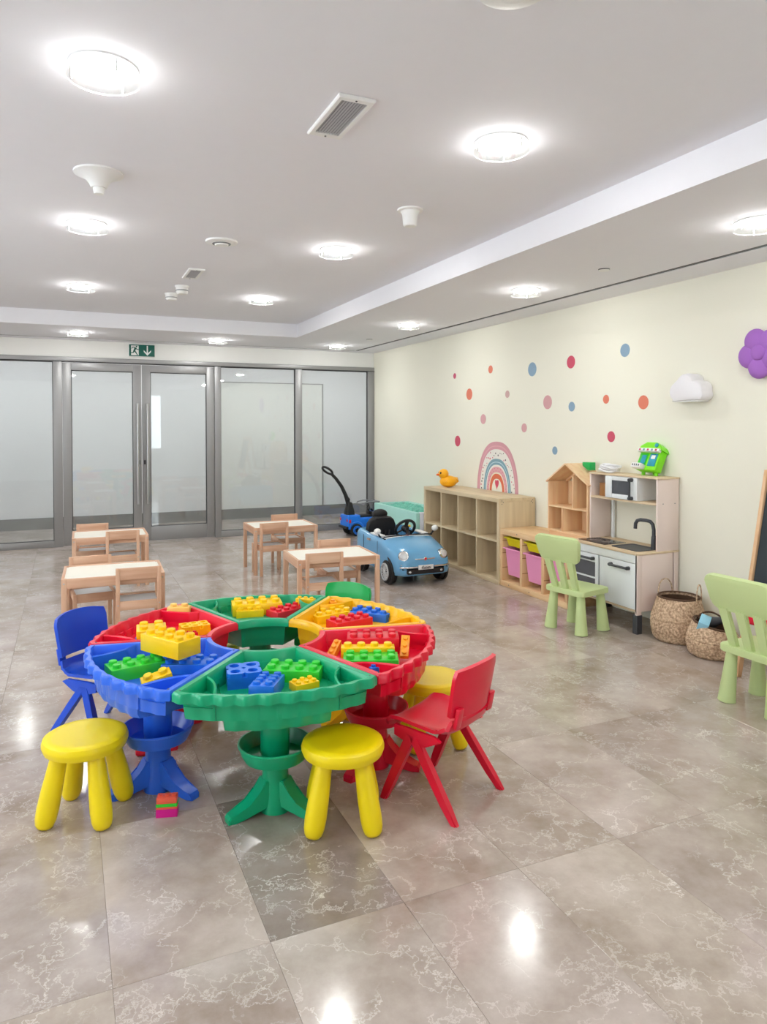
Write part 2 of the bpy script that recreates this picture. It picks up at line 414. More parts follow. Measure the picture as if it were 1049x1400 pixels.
# walls
sbox('wall_right', 'wall', W, W + .12, YF, B + .02, -.1, ZH + .1)
wl_ = sempty('wall_left')
FILL_WIN = [(.2, 2.2), (3.2, 5.2)]  # unseen windows, added so daylight softly fills the room from the left
ys = [YF] + [v for a in FILL_WIN for v in a] + [B]
for k in range(0, len(ys), 2): sbox('pier', 'wallwhite', XL - .12, XL, ys[k], ys[k + 1], -.1, ZH + .1, parent=wl_)
for k, (a, b) in enumerate(FILL_WIN):
    sbox('sill_wall', 'wallwhite', XL - .12, XL, a, b, -.1, .8, parent=wl_)
    sbox('lintel', 'wallwhite', XL - .12, XL, a, b, 2.3, ZH + .1, parent=wl_)
    wn = sempty('window_%d' % (k + 6))
    for q in ((a, a + .05, .8, 2.3), (b - .05, b, .8, 2.3), (a + .05, b - .05, .8, .85), (a + .05, b - .05, 2.25, 2.3)):
        sbox('window_frame', 'white', XL - .09, XL - .04, q[0], q[1], q[2], q[3], parent=wn)
    sbox('pane', 'lampglass', XL - .07, XL - .064, a + .05, b - .05, .85, 2.25, parent=wn)
sbox('wall_back', 'wallwhite', XL, W + .02, B - .005, B + .1, 2.227, ZH + .1)
# wall behind the camera with two tall windows
WIN = [(1.75, 2.45)]
wf = sempty('wall_front')
xs = [XL - .1] + [v for a in WIN for v in a] + [W + .1]
for k in range(0, len(xs), 2): sbox('pier', 'wallwhite', xs[k], xs[k + 1], YF - .15, YF, -.1, ZH + .1, parent=wf)
for k, (a, b) in enumerate(WIN):
    sbox('sill_wall', 'wallwhite', a, b, YF - .15, YF, -.1, .75, parent=wf)
    sbox('lintel', 'wallwhite', a, b, YF - .15, YF, 2.3, ZH + .1, parent=wf)
    wn = sempty('window_%d' % (k + 5))
    for q in ((a, a + .05, .75, 2.3), (b - .05, b, .75, 2.3), (a + .05, b - .05, .75, .8), (a + .05, b - .05, 2.25, 2.3)):
        sbox('window_frame', 'white', q[0], q[1], YF - .1, YF - .05, q[2], q[3], parent=wn)
    sbox('pane', 'lampglass', a + .05, b - .05, YF - .08, YF - .074, .8, 2.25, parent=wn)

# glazed partition
FT, FB = 2.227, 0.075
def bars(parent, name, x0, x1, z0, z1, wl, wr, wb, wt, y0, y1, mat='alu'):
    sbox(name, mat, x0, x0 + wl, y0, y1, z0, z1, parent=parent, bev=.003)
    sbox(name, mat, x1 - wr, x1, y0, y1, z0, z1, parent=parent, bev=.003)
    sbox(name, mat, x0 + wl, x1 - wr, y0, y1, z0, z0 + wb, parent=parent, bev=.003)
    sbox(name, mat, x0 + wl, x1 - wr, y0, y1, z1 - wt, z1, parent=parent, bev=.003)
def glazing(parent, x0, x1, z0, z1, y):
    g = .007
    for q in ((x0, x0 + g, z0, z1), (x1 - g, x1, z0, z1), (x0 + g, x1 - g, z0, z0 + g), (x0 + g, x1 - g, z1 - g, z1)):
        sbox('gasket', 'aludark', q[0], q[1], y - .012, y + .012, q[2], q[3], parent=parent)
    sbox('pane', 'glass', x0 + g, x1 - g, y - .004, y + .004, z0 + g, z1 - g, parent=parent)
fr = sempty('trim_1')           # head rail, posts and sill of the partition
sbox('head_rail', 'alu', XL, W, B - .03, B + .05, 2.176, FT, parent=fr, bev=.004)
sbox('head_shadow_gap', 'aludark', XL, W, B - .032, B + .04, 2.168, 2.176, parent=fr)
posts = [(-2.25, -2.16), (-1.19, -1.10), (-.136, -.040), (1.7236, 1.803), (2.786, 2.877), (3.83, W)]
for a, b in posts: sbox('post', 'alu', a, b, B - .03, B + .05, 0, 2.168, parent=fr, bev=.003)
pan = [(-2.16, -1.19), (-1.10, -.136), (1.803, 2.786), (2.877, 3.83)]
for k, (a, b) in enumerate(pan):
    wn = sempty('window_%d' % (k + 1))
    sbox('sill', 'alu', a, b, B - .028, B + .045, 0, FB, parent=wn, bev=.003)
    glazing(wn, a, b, FB, 2.168, B + .01)
for k, (a, b) in enumerate(((-.036, .840), (.852, 1.7196))):
    d = sempty('door_%d' % (k + 1))
    bars(d, 'stile', a, b, .012, 2.158, .095, .095, .17, .085, B - .02, B + .035)
    glazing(d, a + .095, b - .095, .182, 2.073, B + .008)
    hx = .793 if k == 0 else .905
    h = MB()
    h.cyl((hx, B - .085, .47), (hx, B - .085, 1.69), .016, 16)
    for z in (.62, 1.54): h.cyl((hx, B - .085, z), (hx, B - .018, z), .011, 12)
    h.build('handle', 'steel', d)
    sbox('lock', 'aludark', (.80 if k == 0 else .866), (.822 if k == 0 else .888), B - .026, B - .018, .95, 1.0, parent=d)
# corridor beyond the glass
wc = struct(MB().box(-3.2, 8.5, CORR, CORR + .1, -.1, 2.8).build('wall_corridor', 'corr'))
sbox('baseboard_back', 'corrbase', -3.2, 8.5, CORR - .015, CORR, 0, .155)
sbox('ceiling_corridor', 'ceiling', -3.2, 8.5, B + .1, CORR + .1, 2.42, 2.5)
sbox('wall_corridor_left', 'corr', -3.3, -3.2, B + .1, CORR, 0, 2.42)
sbox('wall_corridor_right', 'corr', 8.5, 8.6, B + .05, CORR, 0, 2.42)
sbox('wall_corridor_near', 'corr', W + .12, 8.5, B, B + .1, 0, 2.42)
d3 = sempty('door_3')
sbox('door_leaf', 'wallwhite', 2.12, 3.735, CORR - .012, CORR, .155, 2.07, parent=d3)
for q in ((3.735, 3.755, .155, 2.085), (2.10, 2.12, .155, 2.085), (2.12, 3.735, 2.07, 2.085)):
    sbox('door_frame', 'alu', q[0], q[1], CORR - .02, CORR, q[2], q[3], parent=d3)

# ================================================================== CEILING FIXTURES
def lamp_proto():
    o = thing('ceiling_lamp', 'x', 'ceiling lamp')
    MB().lathe([(.108, 0), (.108, .006), (.078, .008), (.074, .003), (.074, 0)], 32, (0, 0, 0), (0, 0, -1)).build('housing_ring', 'white', o)
    MB().lathe([(.072, 0), (.070, .012), (.055, .020), (.03, .024), (.001, .025)], 24, (0, 0, -.001), (0, 0, -1.001)).build('bulb', 'bulb', o)
    g = MB().lathe([(.112, .036), (.112, .041), (.001, .0411)], 40, (0, 0, 0), (0, 0, -1)).build('glass_disc', 'lampglass', o)
    for a in (30, 150, 270):
        x, y = .098 * math.cos(rad(a)), .098 * math.sin(rad(a))
        MB().cyl((x, y, -.006), (x, y, -.046), .0035, 8).build('pin', 'steel', o)
    return o
lamp0 = None
LAB = {(.12, 2.50): 'round downlight beside the trumpet-shaped ceiling fitting, across from the large vent',
       (1.63, 2.50): 'round downlight between the large ceiling vent and the cup-shaped sensor',
       (.12, 4.45): 'round downlight between the trumpet-shaped fitting and the flat slotted diffuser',
       (1.63, 4.45): 'round downlight between the cup-shaped sensor and the small ceiling vent',
       (.12, 6.44): 'round downlight level with the two smoke detectors, away from the dotted wall',
       (1.63, 6.44): 'round downlight between the smoke detectors and the lowered ceiling edge',
       (.12, 8.47): 'round downlight in the lowered ceiling before the exit sign, away from the dotted wall',
       (1.63, 8.47): 'round downlight in the lowered ceiling between exit sign and dotted wall',
       (3.12, 8.47): 'round downlight in the lowered ceiling corner above the push car',
       (3.12, 6.44): 'round downlight in the lowered ceiling above the cube shelf',
       (3.12, 4.45): 'round downlight in the lowered ceiling above the play kitchen',
       (3.12, 2.50): 'round downlight in the lowered ceiling above the blackboard easel'}
LX = (-1.40, .12, 1.63, 3.12); LY = (.52, 2.50, 4.45, 6.44, 8.47)
for lx in LX:
    for ly in LY:
        soff = (lx > XB or ly > YB)
        y = ly - .08 if (ly > 8 and lx < 1) else ly
        lab = ('round downlight in the lowered ceiling edge away from furniture and signs' if soff else 'round downlight in the raised ceiling with no fitting beside it')
        grp = 'downlights in the lowered ceiling edge' if soff else 'downlights in the raised ceiling'
        if lamp0 is None: lamp0 = lamp_proto(); o = lamp0
        else: o = copy_tree(lamp0)
        lab = LAB.get((lx, ly), lab)
        o.location = (lx, y, ZL if soff else ZH); o.rotation_euler = (0, 0, rad(20)); o['label'] = lab; o['group'] = grp
for lx in (-1.6, -.5, .6, 1.7, 2.8, 3.9, 5.2):  # unseen lamps added to brighten the corridor wall
    o = copy_tree(lamp0); o.location = (lx, 10.05, 2.42); o['label'] = 'unseen round downlight added to brighten the corridor behind the glass partition'; o['group'] = 'added corridor downlights'
def vent(label, x0, x1, y0, y1):
    o = thing('ceiling_vent', label, 'air vent', ((x0 + x1) / 2, (y0 + y1) / 2, ZH))
    hx, hy = (x1 - x0) / 2, (y1 - y0) / 2; b = .02
    def vr(a, c, z): return [Vector((-a, -c, z)), Vector((a, -c, z)), Vector((a, c, z)), Vector((-a, c, z))]
    MB().loft([vr(hx, hy, -.0005), vr(hx, hy, -.009), vr(hx - .004, hy - .004, -.013), vr(hx - b, hy - b * 1.5, -.011), vr(hx - b, hy - b * 1.5, -.002)], False, False).build('frame', 'white', o)
    MB().box(-hx + b, hx - b, -hy + b, hy - b, -.004, -.001).build('backing', 'grey', o)
    for k in range(9):
        x = -hx + b + (k + .5) * (2 * hx - 2 * b) / 9
        MB().box(-.0035, .0035, -hy + b, hy - b, -.0008, .0008, mat=Matrix.Translation((x, 0, -.006)) @ Matrix.Rotation(rad(35), 4, 'Y')).build('slat', 'louvre', o)
    for s in (-1, 1): MB().cyl((0, s * (hy - .014), -.012), (0, s * (hy - .014), -.0145), .004, 8).build('screw', 'grey', o)
vent('large rectangular white vent with grey louvres in the ceiling', .875, 1.013, 2.355, 2.715)
vent('small far ceiling vent beside two smoke detectors', .832, .947, 5.39, 5.745)
def disc(name, label, cat, x, y, z, parts):
    o = thing(name, label, cat, (x, y, z))
    for pn, prof, mat in parts: MB().lathe(prof, 32, (0, 0, 0), (0, 0, -1)).build(pn, mat, o)
disc('ceiling_speaker', 'wide white trumpet-shaped fitting with a narrow nozzle on the ceiling', 'ceiling fitting', .146, 3.54, ZH,
     [('flange', [(.108, 0), (.108, .008), (.085, .016), (.058, .032), (.042, .052), (.034, .07), (.001, .071)], 'white'), ('nozzle', [(.026, .068), (.022, .098), (.001, .099)], 'white')])
disc('ceiling_sensor', 'white tapered cup-shaped sensor hanging from the ceiling', 'sensor', 1.69, 3.47, ZH,
     [('flange', [(.068, 0), (.068, .008), (.05, .012), (.001, .013)], 'white'), ('cup', [(.052, .01), (.042, .03), (.036, .085), (.03, .09), (.001, .09)], 'white')])
disc('ceiling_diffuser', 'flat round white ceiling diffuser with dark slots', 'ceiling fitting', .90, 4.54, ZH,
     [('rim', [(.098, 0), (.098, .01), (.07, .016), (.001, .017)], 'white'), ('core', [(.045, .016), (.04, .028), (.001, .029)], 'white'), ('slot_ring', [(.058, .0155), (.056, .019), (.05, .02), (.001, .02)], 'midgrey')])
disc('ceiling_diffuser', 'flat round white ceiling diffuser between the nearest two downlights', 'ceiling fitting', 1.08, 1.60, ZH, [('rim', [(.098, 0), (.098, .01), (.07, .016), (.001, .017)], 'white'), ('core', [(.045, .016), (.04, .028), (.001, .029)], 'white')])
for q, (x, y, lb) in enumerate(((.886, 6.12, 'deep white cylindrical smoke detector next to the small ceiling vent'), (.85, 6.50, 'shallow white smoke detector with dark grille, farther from the small vent'))):
    disc('smoke_detector', lb, 'smoke detector', x, y, ZH,
         [('base', [(.056, 0), (.056, .012), (.001, .013)], 'white'), ('body', [(.05, .012), (.048, .055 - q * .01), (.04, .068 - q * .01), (.001, .07 - q * .01)], 'white'),
          ('grille', [(.051, .035), (.051, .043 - q * .004), (.047, .043)], 'midgrey')])
for x, y, lb in ((3.167, 3.66, 'small round sprinkler cover in the lowered ceiling near the purple flower wall lamp'), (3.239, 7.73, 'small round sprinkler cover in the lowered ceiling near the glass partition')):
    disc('sprinkler_cover', lb, 'sprinkler', x, y, ZL, [('ring', [(.036, 0), (.036, .003), (.028, .004), (.001, .004)], 'grey'), ('cap', [(.034, .006), (.032, .011), (.001, .012)], 'white')])

# exit sign on the header above the door
sg = thing('exit_sign', 'green emergency exit sign with running figure and down arrow', 'sign', (.85, B - .005, 2.262))
MB().box(-.153, .153, -.032, 0, -.006, .146, .004).build('sign_case', 'white', sg)
MB().box(-.148, .148, -.036, -.031, 0, .14, .001).build('sign_face', 'signgreen', sg)
def flat(parent, name, poly, mat, y0=-.0385, th=.002):
    MB().loft([[Vector((x, y0, z)) for x, z in poly], [Vector((x, y0 + th, z)) for x, z in poly]]).build(name, mat, parent)
flat(sg, 'doorway_panel', [(-.125, .012), (-.038, .012), (-.038, .128), (-.125, .128)], 'white')
def limb(a, b, w0, w1):
    d = Vector((b[0] - a[0], b[1] - a[1])); n = Vector((-d.y, d.x)).normalized()
    return [(a[0] + n.x * w0, a[1] + n.y * w0), (a[0] - n.x * w0, a[1] - n.y * w0), (b[0] - n.x * w1, b[1] - n.y * w1), (b[0] + n.x * w1, b[1] + n.y * w1)]
for nm, a, b, w0, w1 in (('torso', (-.075, .10), (-.09, .06), .011, .010), ('arm', (-.078, .104), (-.108, .108), .005, .004), ('forearm', (-.106, .11), (-.118, .09), .004, .004),
                         ('arm', (-.078, .10), (-.055, .082), .006, .005), ('forearm', (-.057, .083), (-.038, .08), .004, .004),
                         ('thigh', (-.088, .066), (-.068, .042), .008, .006), ('shin', (-.07, .044), (-.052, .014), .006, .005),
                         ('thigh', (-.092, .064), (-.1, .042), .008, .006), ('shin', (-.098, .042), (-.128, .038), .005, .005)):
    flat(sg, 'figure_' + nm, limb(a, b, w0, w1), 'signgreen', -.0405, .0018)
flat(sg, 'figure_head', [(-.062 + .010 * math.cos(k * PI / 6), .115 + .010 * math.sin(k * PI / 6)) for k in range(12)], 'signgreen', -.0405, .0018)
flat(sg, 'arrow_shaft', [(.055, .03), (.07, .03), (.07, .13), (.055, .13)], 'white')
flat(sg, 'arrow_head', [(.0625, .01), (.105, .056), (.105, .076), (.0625, .034), (.02, .076), (.02, .056)], 'white', -.0395)

# ================================================================== PLAY TABLE
TC = Vector((.797, 3.075, 0)); TZ = .51; R_O, R_I = .742, .232
play = thing('play_table', 'round six-segment plastic brick table in blue, green, red and yellow', 'table', TC)
HALF = rad(29.75)
def sector(ro, ri, inset, z, scallop=0.0, n_o=72, n_s=8, n_i=16, cut=0.0):
    """outline of a table segment in its own frame, outward = +x"""
    P = []
    rO, rI = ro - inset, ri + inset
    aO = HALF - inset / rO; aI = HALF - inset / rI
    for k in range(n_o):
        t = -1 + 2 * k / (n_o - 1); a = aO * t
        r = rO - scallop * (.5 + .5 * math.cos((t + 1) * PI * 10))
        if cut > 0: r = min(r, cut / max(.2, math.cos(a)) + 0.0) if abs(a) > rad(14) else r
        P.append(Vector((r * math.cos(a), r * math.sin(a), z)))
    e = Vector((rI * math.cos(aI), rI * math.sin(aI), z)); s0 = P[-1]
    for k in range(1, n_s): P.append(s0.lerp(e, k / n_s))
    for k in range(n_i):
        a = aI * (1 - 2 * k / (n_i - 1)); P.append(Vector((rI * math.cos(a), rI * math.sin(a), z)))
    s0 = P[-1]; e = P[0]
    for k in range(1, n_s): P.append(s0.lerp(e, k / n_s))
    return P
def tray_mesh():
    b = MB()
    b.loft([sector(R_O, R_I, .010, TZ - .036, .016), sector(R_O, R_I, .0, TZ - .034, .016), sector(R_O, R_I, .0, TZ - .008, .016),
            sector(R_O, R_I, .005, TZ, .014), sector(R_O, R_I, .024, TZ, .004), sector(R_O, R_I, .028, TZ - .006, .004),
            sector(R_O, R_I, .036, TZ - .098, .004)], cap0=False, cap1=True)
    # shoulder under the rim
    b.loft([sector(R_O, R_I, .010, TZ - .036, .016), sector(R_O, R_I, .032, TZ - .040, .012), sector(R_O, R_I, .040, TZ - .070, .012)], cap0=False, cap1=True)
    # deep well
    def well(ins, z):
        P = []
        ro, ri = R_O - ins, R_I + ins
        n = 40
        for k in range(n):
            t = -1 + 2 * k / (n - 1); a = rad(15.5) * t
            r = ro - .008 * (.5 + .5 * math.cos((t + 1) * PI * 5.0))
            P.append(Vector((r * math.cos(a), r * math.sin(a), z)))
        a1 = HALF - .03 / .45
        P.append(Vector((.47 * math.cos(a1), .47 * math.sin(a1), z)))
        aI = HALF - ins / ri
        for k in range(9):
            a = aI * (1 - k / 4); P.append(Vector((ri * math.cos(a), ri * math.sin(a), z)))
        P.append(Vector((.47 * math.cos(a1), -.47 * math.sin(a1), z)))
        return P
    b.loft([well(.034, TZ - .05), well(.040, TZ - .12), well(.05, TZ - .138), well(.062, TZ - .14)], cap0=False, cap1=True)
    return b.mesh('tray', 40)
tray_me = tray_mesh()
def pocket_mesh(sgn):
    """corner pocket: curved lip and a shallow floor in an outer corner of the tray"""
    b = MB(); c = Vector(((R_O - .045) * math.cos(HALF - .06), sgn * (R_O - .045) * math.sin(HALF - .06), 0))
    ang = (HALF) * sgn
    inner = []
    for k in range(13):
        t = k / 12
        p0 = Vector(((R_O - .20) * math.cos(HALF - .056), (R_O - .20) * math.sin(HALF - .056) * sgn, 0))
        a2 = rad(17.5); p1 = Vector(((R_O - .03) * math.cos(a2), (R_O - .03) * math.sin(a2) * sgn, 0))
        m = Vector(((R_O - .155) * math.cos(rad(19.5)), (R_O - .155) * math.sin(rad(19.5)) * sgn, 0))
        p = p0 * (1 - t) ** 2 + m * (2 * t * (1 - t)) + p1 * t * t
        inner.append(p)
    outer = []
    for k in range(13):
        t = k / 12; a = HALF - .05 + (rad(17.5) - HALF + .05) * t
        outer.append(Vector(((R_O - .03) * math.cos(a), (R_O - .03) * math.sin(a) * sgn, 0)))
    up = Vector((0, 0, 1))
    zf = TZ - .052
    loop0 = [p + up * (TZ - .004) for p in inner]
    c0 = outer[0]
    th = [(c0 - p).normalized() * .010 for p in inner]
    prof = [[p + up * (TZ - .095) for p in inner], [p + up * (TZ - .008) for p in inner], [p + d * .4 + up * (TZ - .003) for p, d in zip(inner, th)], [p + d + up * (TZ - .008) for p, d in zip(inner, th)], [p + d + up * zf for p, d in zip(inner, th)]]
    b.loft(prof, False, False, closed=False)
    lo = [p + d + up * zf for p, d in zip(inner, th)]; out = [p + up * zf for p in outer]
    b.loft([lo, out], False, False, closed=False)
    return b.mesh('corner_pocket')
pock = [pocket_mesh(1), pocket_mesh(-1)]
SEG = [(-101, 'green', (190, 310, 70)), (-41, 'red', (210, 320, 85)), (19, 'ytray', (200, 320, 80)), (79, 'green', (190, 310, 70)), (139, 'red', (30, 150, 270)), (199, 'blue', (187, 309, 68))]
def foot_mesh():
    b = MB(); pr = [(.03, .125), (.052, .122), (.075, .085), (.11, .052), (.15, .034), (.182, .026), (.19, .016), (.19, .0), (.165, .0), (.12, .006), (.07, .022), (.03, .03)]
    wid = [.030] * 4 + [.027, .024, .022, .022, .024, .027, .030, .030]
    b.loft([[Vector((x, -w_, z)) for (x, z), w_ in zip(pr, wid)], [Vector((x, w_, z)) for (x, z), w_ in zip(pr, wid)]])
    es = [e for e in b.bm.edges if abs(e.verts[0].co.y - e.verts[1].co.y) < .01]
    bmesh.ops.bevel(b.bm, geom=es, offset=.003, segments=2, affect='EDGES')
    return b.mesh('foot', 30)
foot_me = foot_mesh()
ped_me = MB().lathe([(.056, 0), (.056, .02), (.050, .06), (.048, .15), (.050, .19), (.054, .23), (.054, .372)], 28).mesh('pedestal')
bowl_me = MB().lathe([(.05, .184), (.09, .186), (.114, .194), (.126, .216), (.134, .244), (.138, .246), (.137, .252), (.131, .252), (.127, .244), (.117, .220), (.106, .202), (.052, .198)], 40, cap=False).mesh('bowl')
for ang, mt, fa in SEG:
    tr = mesh_obj('tray', tray_me.copy(), mt, play); tr.rotation_euler = (0, 0, rad(ang))
    for pm in pock: mesh_obj('corner_pocket', pm.copy(), mt, tr)
    for rr_, aa in ((R_O - .035, HALF - .028), (R_O - .035, -HALF + .028), (R_I + .022, HALF - .075), (R_I + .022, -HALF + .075)):
        s_ = MB().cyl((rr_ * math.cos(aa), rr_ * math.sin(aa), TZ - .002), (rr_ * math.cos(aa), rr_ * math.sin(aa), TZ + .001), .004, 8).build('screw', 'grey', tr)
    pd = mesh_obj('pedestal', ped_me.copy(), mt, play); pd.location = (.505 * math.cos(rad(ang)), .505 * math.sin(rad(ang)), 0)
    mesh_obj('bowl', bowl_me.copy(), mt, pd)
    for f in fa:
        ft = mesh_obj('foot', foot_me.copy(), mt, pd); ft.rotation_euler = (0, 0, rad(f))

# ================================================================== TOY BRICKS
brick_cache = {}
def brick_mesh(nx, ny, p, h, holes=False):
    key = (nx, ny, p, h, holes)
    if key in brick_cache: return brick_cache[key]
    b = MB(); hx, hy = nx * p / 2, ny * p / 2
    if not holes:
        b.box(-hx, hx, -hy, hy, 0, h, p * .05)
        for i in range(nx):
            for j in range(ny):
                x, y = -hx + (i + .5) * p, -hy + (j + .5) * p
                b.lathe([(p * .3, -.002), (p * .3, p * .22), (p * .26, p * .27), (.001, p * .27)], 14, (x, y, h), (x, y, h + 1))
    else:
        b.box(-hx, hx, -hy, hy, 0, h - .016)
        n = 16
        for i in range(nx):
            for j in range(ny):
                cx, cy = -hx + (i + .5) * p, -hy + (j + .5) * p; q = p / 2
                sq = []; ci = []
                for k in range(n):
                    a = 2 * PI * k / n + PI / n; c, s_ = math.cos(a), math.sin(a); m = max(abs(c), abs(s_))
                    sq.append((cx + q * c / m, cy + q * s_ / m)); ci.append((cx + p * .3 * c, cy + p * .3 * s_))
                V = lambda P, z: [Vector((x, y, z)) for x, y in P]
                b.loft([V(sq, h - .016), V(sq, h), V(ci, h), V(ci, h - .014)], False, True)
    me = b.mesh('toy_brick'); brick_cache[key] = me; return me
def brick(label, mat, pos, yaw, nx=4, ny=2, p=.058, h=.062, tx=0, ty=0, holes=False, name='toy_brick', group='loose toy bricks on the play table'):
    me = brick_mesh(nx, ny, p, h, holes).copy()
    o = mesh_obj(name, me, mat); o.location = pos; o.rotation_euler = Euler((rad(tx), rad(ty), rad(yaw)), 'XYZ')
    return tag(o, label, 'toy brick', group)
FZ = TZ - .097          # floor of a tray
def bk(label, mat, u, v, ztop, yaw, **kw):
    h = kw.get('h', .062); P = at(u, v, ztop); P.z = ztop - h
    return brick(label, mat, P, yaw, **kw)
# front green tray
bk('blue brick turned over with four round holes in the front green tray', 'bluebrick', 333, 913, FZ + .085, -8, nx=2, ny=2, p=.064, h=.07, holes=True)
bk('blue studded brick sloping towards the rim of the front green tray', 'bluebrick', 365, 930, FZ + .078, 62, nx=4, ny=2, p=.046, h=.05, ty=6)
bk('bright green studded brick at the back of the front green tray', 'gbrick', 402, 911, FZ + .072, -30, p=.055, h=.066)
bk('small yellow studded brick by the rim of the front green tray', 'ybrick', 416, 931, FZ + .055, 10, nx=3, ny=2, p=.032, h=.045)
# blue tray
bk('bright green studded brick along the outer side of the blue tray', 'gbrick', 186, 905, FZ + .075, 12, p=.054)
bk('yellow two-stud brick tipped on its side in the blue tray', 'ybrick', 217, 921, FZ + .066, 2, nx=2, ny=1, p=.056, h=.05, ty=-14, tx=8)
bk('blue studded brick under the big yellow brick in the blue tray', 'bluebrick', 262, 903, FZ + .066, -24, p=.054)
bk('big yellow studded brick lying across the red and blue trays', 'ybrick', 233, 868, TZ + .075, -58, p=.057, h=.068)
# left red tray
bk('yellow square four-stud brick deep in the left red tray', 'ybrick', 207, 857, FZ + .10, -5, nx=2, ny=2, p=.064, h=.08)
bk('yellow brick turned over with two holes in the left red tray', 'ybrick', 266, 853, FZ + .072, 4, nx=3, ny=2, p=.044, h=.055, holes=True)
bk('small red stud brick beside the holed yellow brick in the left red tray', 'redbrick', 261, 864, FZ + .05, 10, nx=2, ny=2, p=.026, h=.04)
bk('pale orange two-stud brick in the corner pocket of the left red tray', 'paleor', 245, 829, TZ + .012, -22, nx=2, ny=1, p=.054, h=.05)
bk('small blue stud brick near the corner pocket of the left red tray', 'bluebrick', 190, 875, FZ + .05, 10, nx=1, ny=1, p=.05, h=.045)
# back green tray
bk('long yellow studded brick standing in the back green tray', 'ybrick', 351, 822, FZ + .085, -8, p=.064, h=.075)
bk('yellow grooved plate brick in front of the long yellow brick', 'ybrick', 341, 832, FZ + .062, -8, nx=3, ny=2, p=.046, h=.05)
bk('red studded brick in the back green tray', 'redbrick', 393, 831, FZ + .06, 22, p=.05)
bk('small yellow brick in the corner pocket of the back green tray', 'ybrick', 418, 818, TZ - .004, -40, nx=3, ny=1, p=.034, h=.04)
# yellow tray
bk('yellow studded brick by the inner edge of the yellow tray', 'ybrick', 452, 836, FZ + .066, 12, p=.054)
bk('blue studded brick near the outer edge of the yellow tray', 'bluebrick', 508, 835, FZ + .066, -48, p=.052)
bk('red studded brick beside the blue brick in the yellow tray', 'redbrick', 478, 845, FZ + .066, 12, p=.052)
bk('tiny orange brick in the corner pocket of the yellow tray', 'orange', 455, 822, TZ - .015, 0, nx=1, ny=1, p=.035, h=.03)
# right red tray
bk('red studded brick at the top of the stepped row in the right red tray', 'redbrick', 510, 868, FZ + .095, -22, p=.056, h=.09)
bk('yellow studded brick in the middle of the stepped row in the right red tray', 'ybrick', 503, 883, FZ + .085, -22, ny=1, p=.056, h=.08)
bk('bright green studded brick at the front of the stepped row in the right red tray', 'gbrick', 507, 897, FZ + .068, -22, p=.056)
bk('flat orange plate brick leaning in the right red tray', 'orange', 554, 880, FZ + .085, 60, nx=3, ny=1, p=.036, h=.02, ty=-35)
bk('bent orange brick at the inner end of the right red tray', 'orange', 458, 883, FZ + .06, 50, nx=3, ny=1, p=.034, h=.03, ty=-20)
bk('tiny blue brick in the corner pocket of the right red tray', 'bluebrick', 511, 911, TZ - .02, 0, nx=1, ny=1, p=.035, h=.03)
wd = MB().lathe([(.001, 0), (.036, .0), (.038, .008), (.03, .014), (.001, .016)], 24).build('toy_frisbee', 'white'); wd.location = at(228, 934, FZ + .02) - Vector((0, 0, .018)); tag(wd, 'round white lid lying by the rim of the blue tray', 'toy')
bl = MB().lathe([(.001, 0), (.024, .0), (.024, .014), (.014, .018), (.001, .018)], 20).build('toy_disc', 'bluebrick'); bl.location = at(240, 926, FZ + .02) - Vector((0, 0, .02)); tag(bl, 'small blue disc beside the white lid in the blue tray', 'toy')
# bricks on the floor
st = thing('toy_brick_stack', 'striped orange, green and magenta brick stack on the floor', 'toy brick', at(229, 1114, 0), rad(-16))
for nm, mt, z0, z1 in (('lower_brick', 'magenta', 0, .03), ('thin_plate', 'coral', .03, .038), ('middle_plate', 'gbrick', .038, .05)):
    MB().box(-.038, .038, -.02, .02, z0, z1, .002).build(nm, mt, st)
t_ = MB().box(-.036, .036, -.02, .02, .05, .072, .002)
for k in range(3): t_.lathe([(.008, 0), (.008, .007), (.001, .007)], 10, (-.024 + k * .024, 0, .071), (-.024 + k * .024, 0, 1.071))
t_.build('upper_brick', 'coral', st)
rc = MB().lathe([(.001, 0), (.02, .0), (.024, .004), (.024, .046), (.02, .05), (.001, .05)], 18, (-.025, 0, .024), (.975, 0, .024)).build('toy_roller', 'redbrick'); rc.location = at(195, 1033, 0); rc.rotation_euler = (0, 0, rad(-20)); tag(rc, 'small red cylinder lying on the floor behind the blue pedestal', 'toy')
mg = MB().box(-.018, .018, -.018, .018, 0, .10, .004)
mg.lathe([(.01, 0), (.01, .008), (.001, .009)], 10, (0, 0, .10), (0, 0, 1.10))
mg = mg.build('toy_block', 'magenta'); mg.location = at(511, 1050, 0); mg.rotation_euler = (0, 0, rad(15)); tag(mg, 'upright magenta block on the floor behind the front yellow stool', 'toy brick')

# ================================================================== STOOLS
def make_stool(label, loc, rz):
    o = thing('stool', label, 'stool', loc, rz, 'yellow plastic stools around the play table')
    H = .30
    MB().lathe([(.001, H - .056), (.125, H - .056), (.142, H - .048), (.149, H - .030), (.149, H - .022), (.144, H - .008), (.132, H - .001), (.112, H - .002), (.08, H - .006), (.001, H - .007)], 48).build('seat', 'yellow', o)
    for k in range(4):
        a = rad(45 + 90 * k); c, s_ = math.cos(a), math.sin(a)
        p1 = Vector((.092 * c, .092 * s_, H - .05)); p0 = Vector((.150 * c, .150 * s_, 0))
        d = (p1 - p0).normalized()
        b = MB().lathe([(.001, .0), (.014, .004), (.024, .018), (.031, .055), (.036, .13), (.038, .26), (.0365, .48), (.032, .78), (.028, 1.0)], 24, p0 + Vector((0, 0, 0)), p1)
        b.build('leg', 'yellow', o)
    return o
st0 = make_stool('yellow round stool in front of the green pedestal', at(469, 1009, .30) * 1.0, rad(-20)); st0.location.z = 0
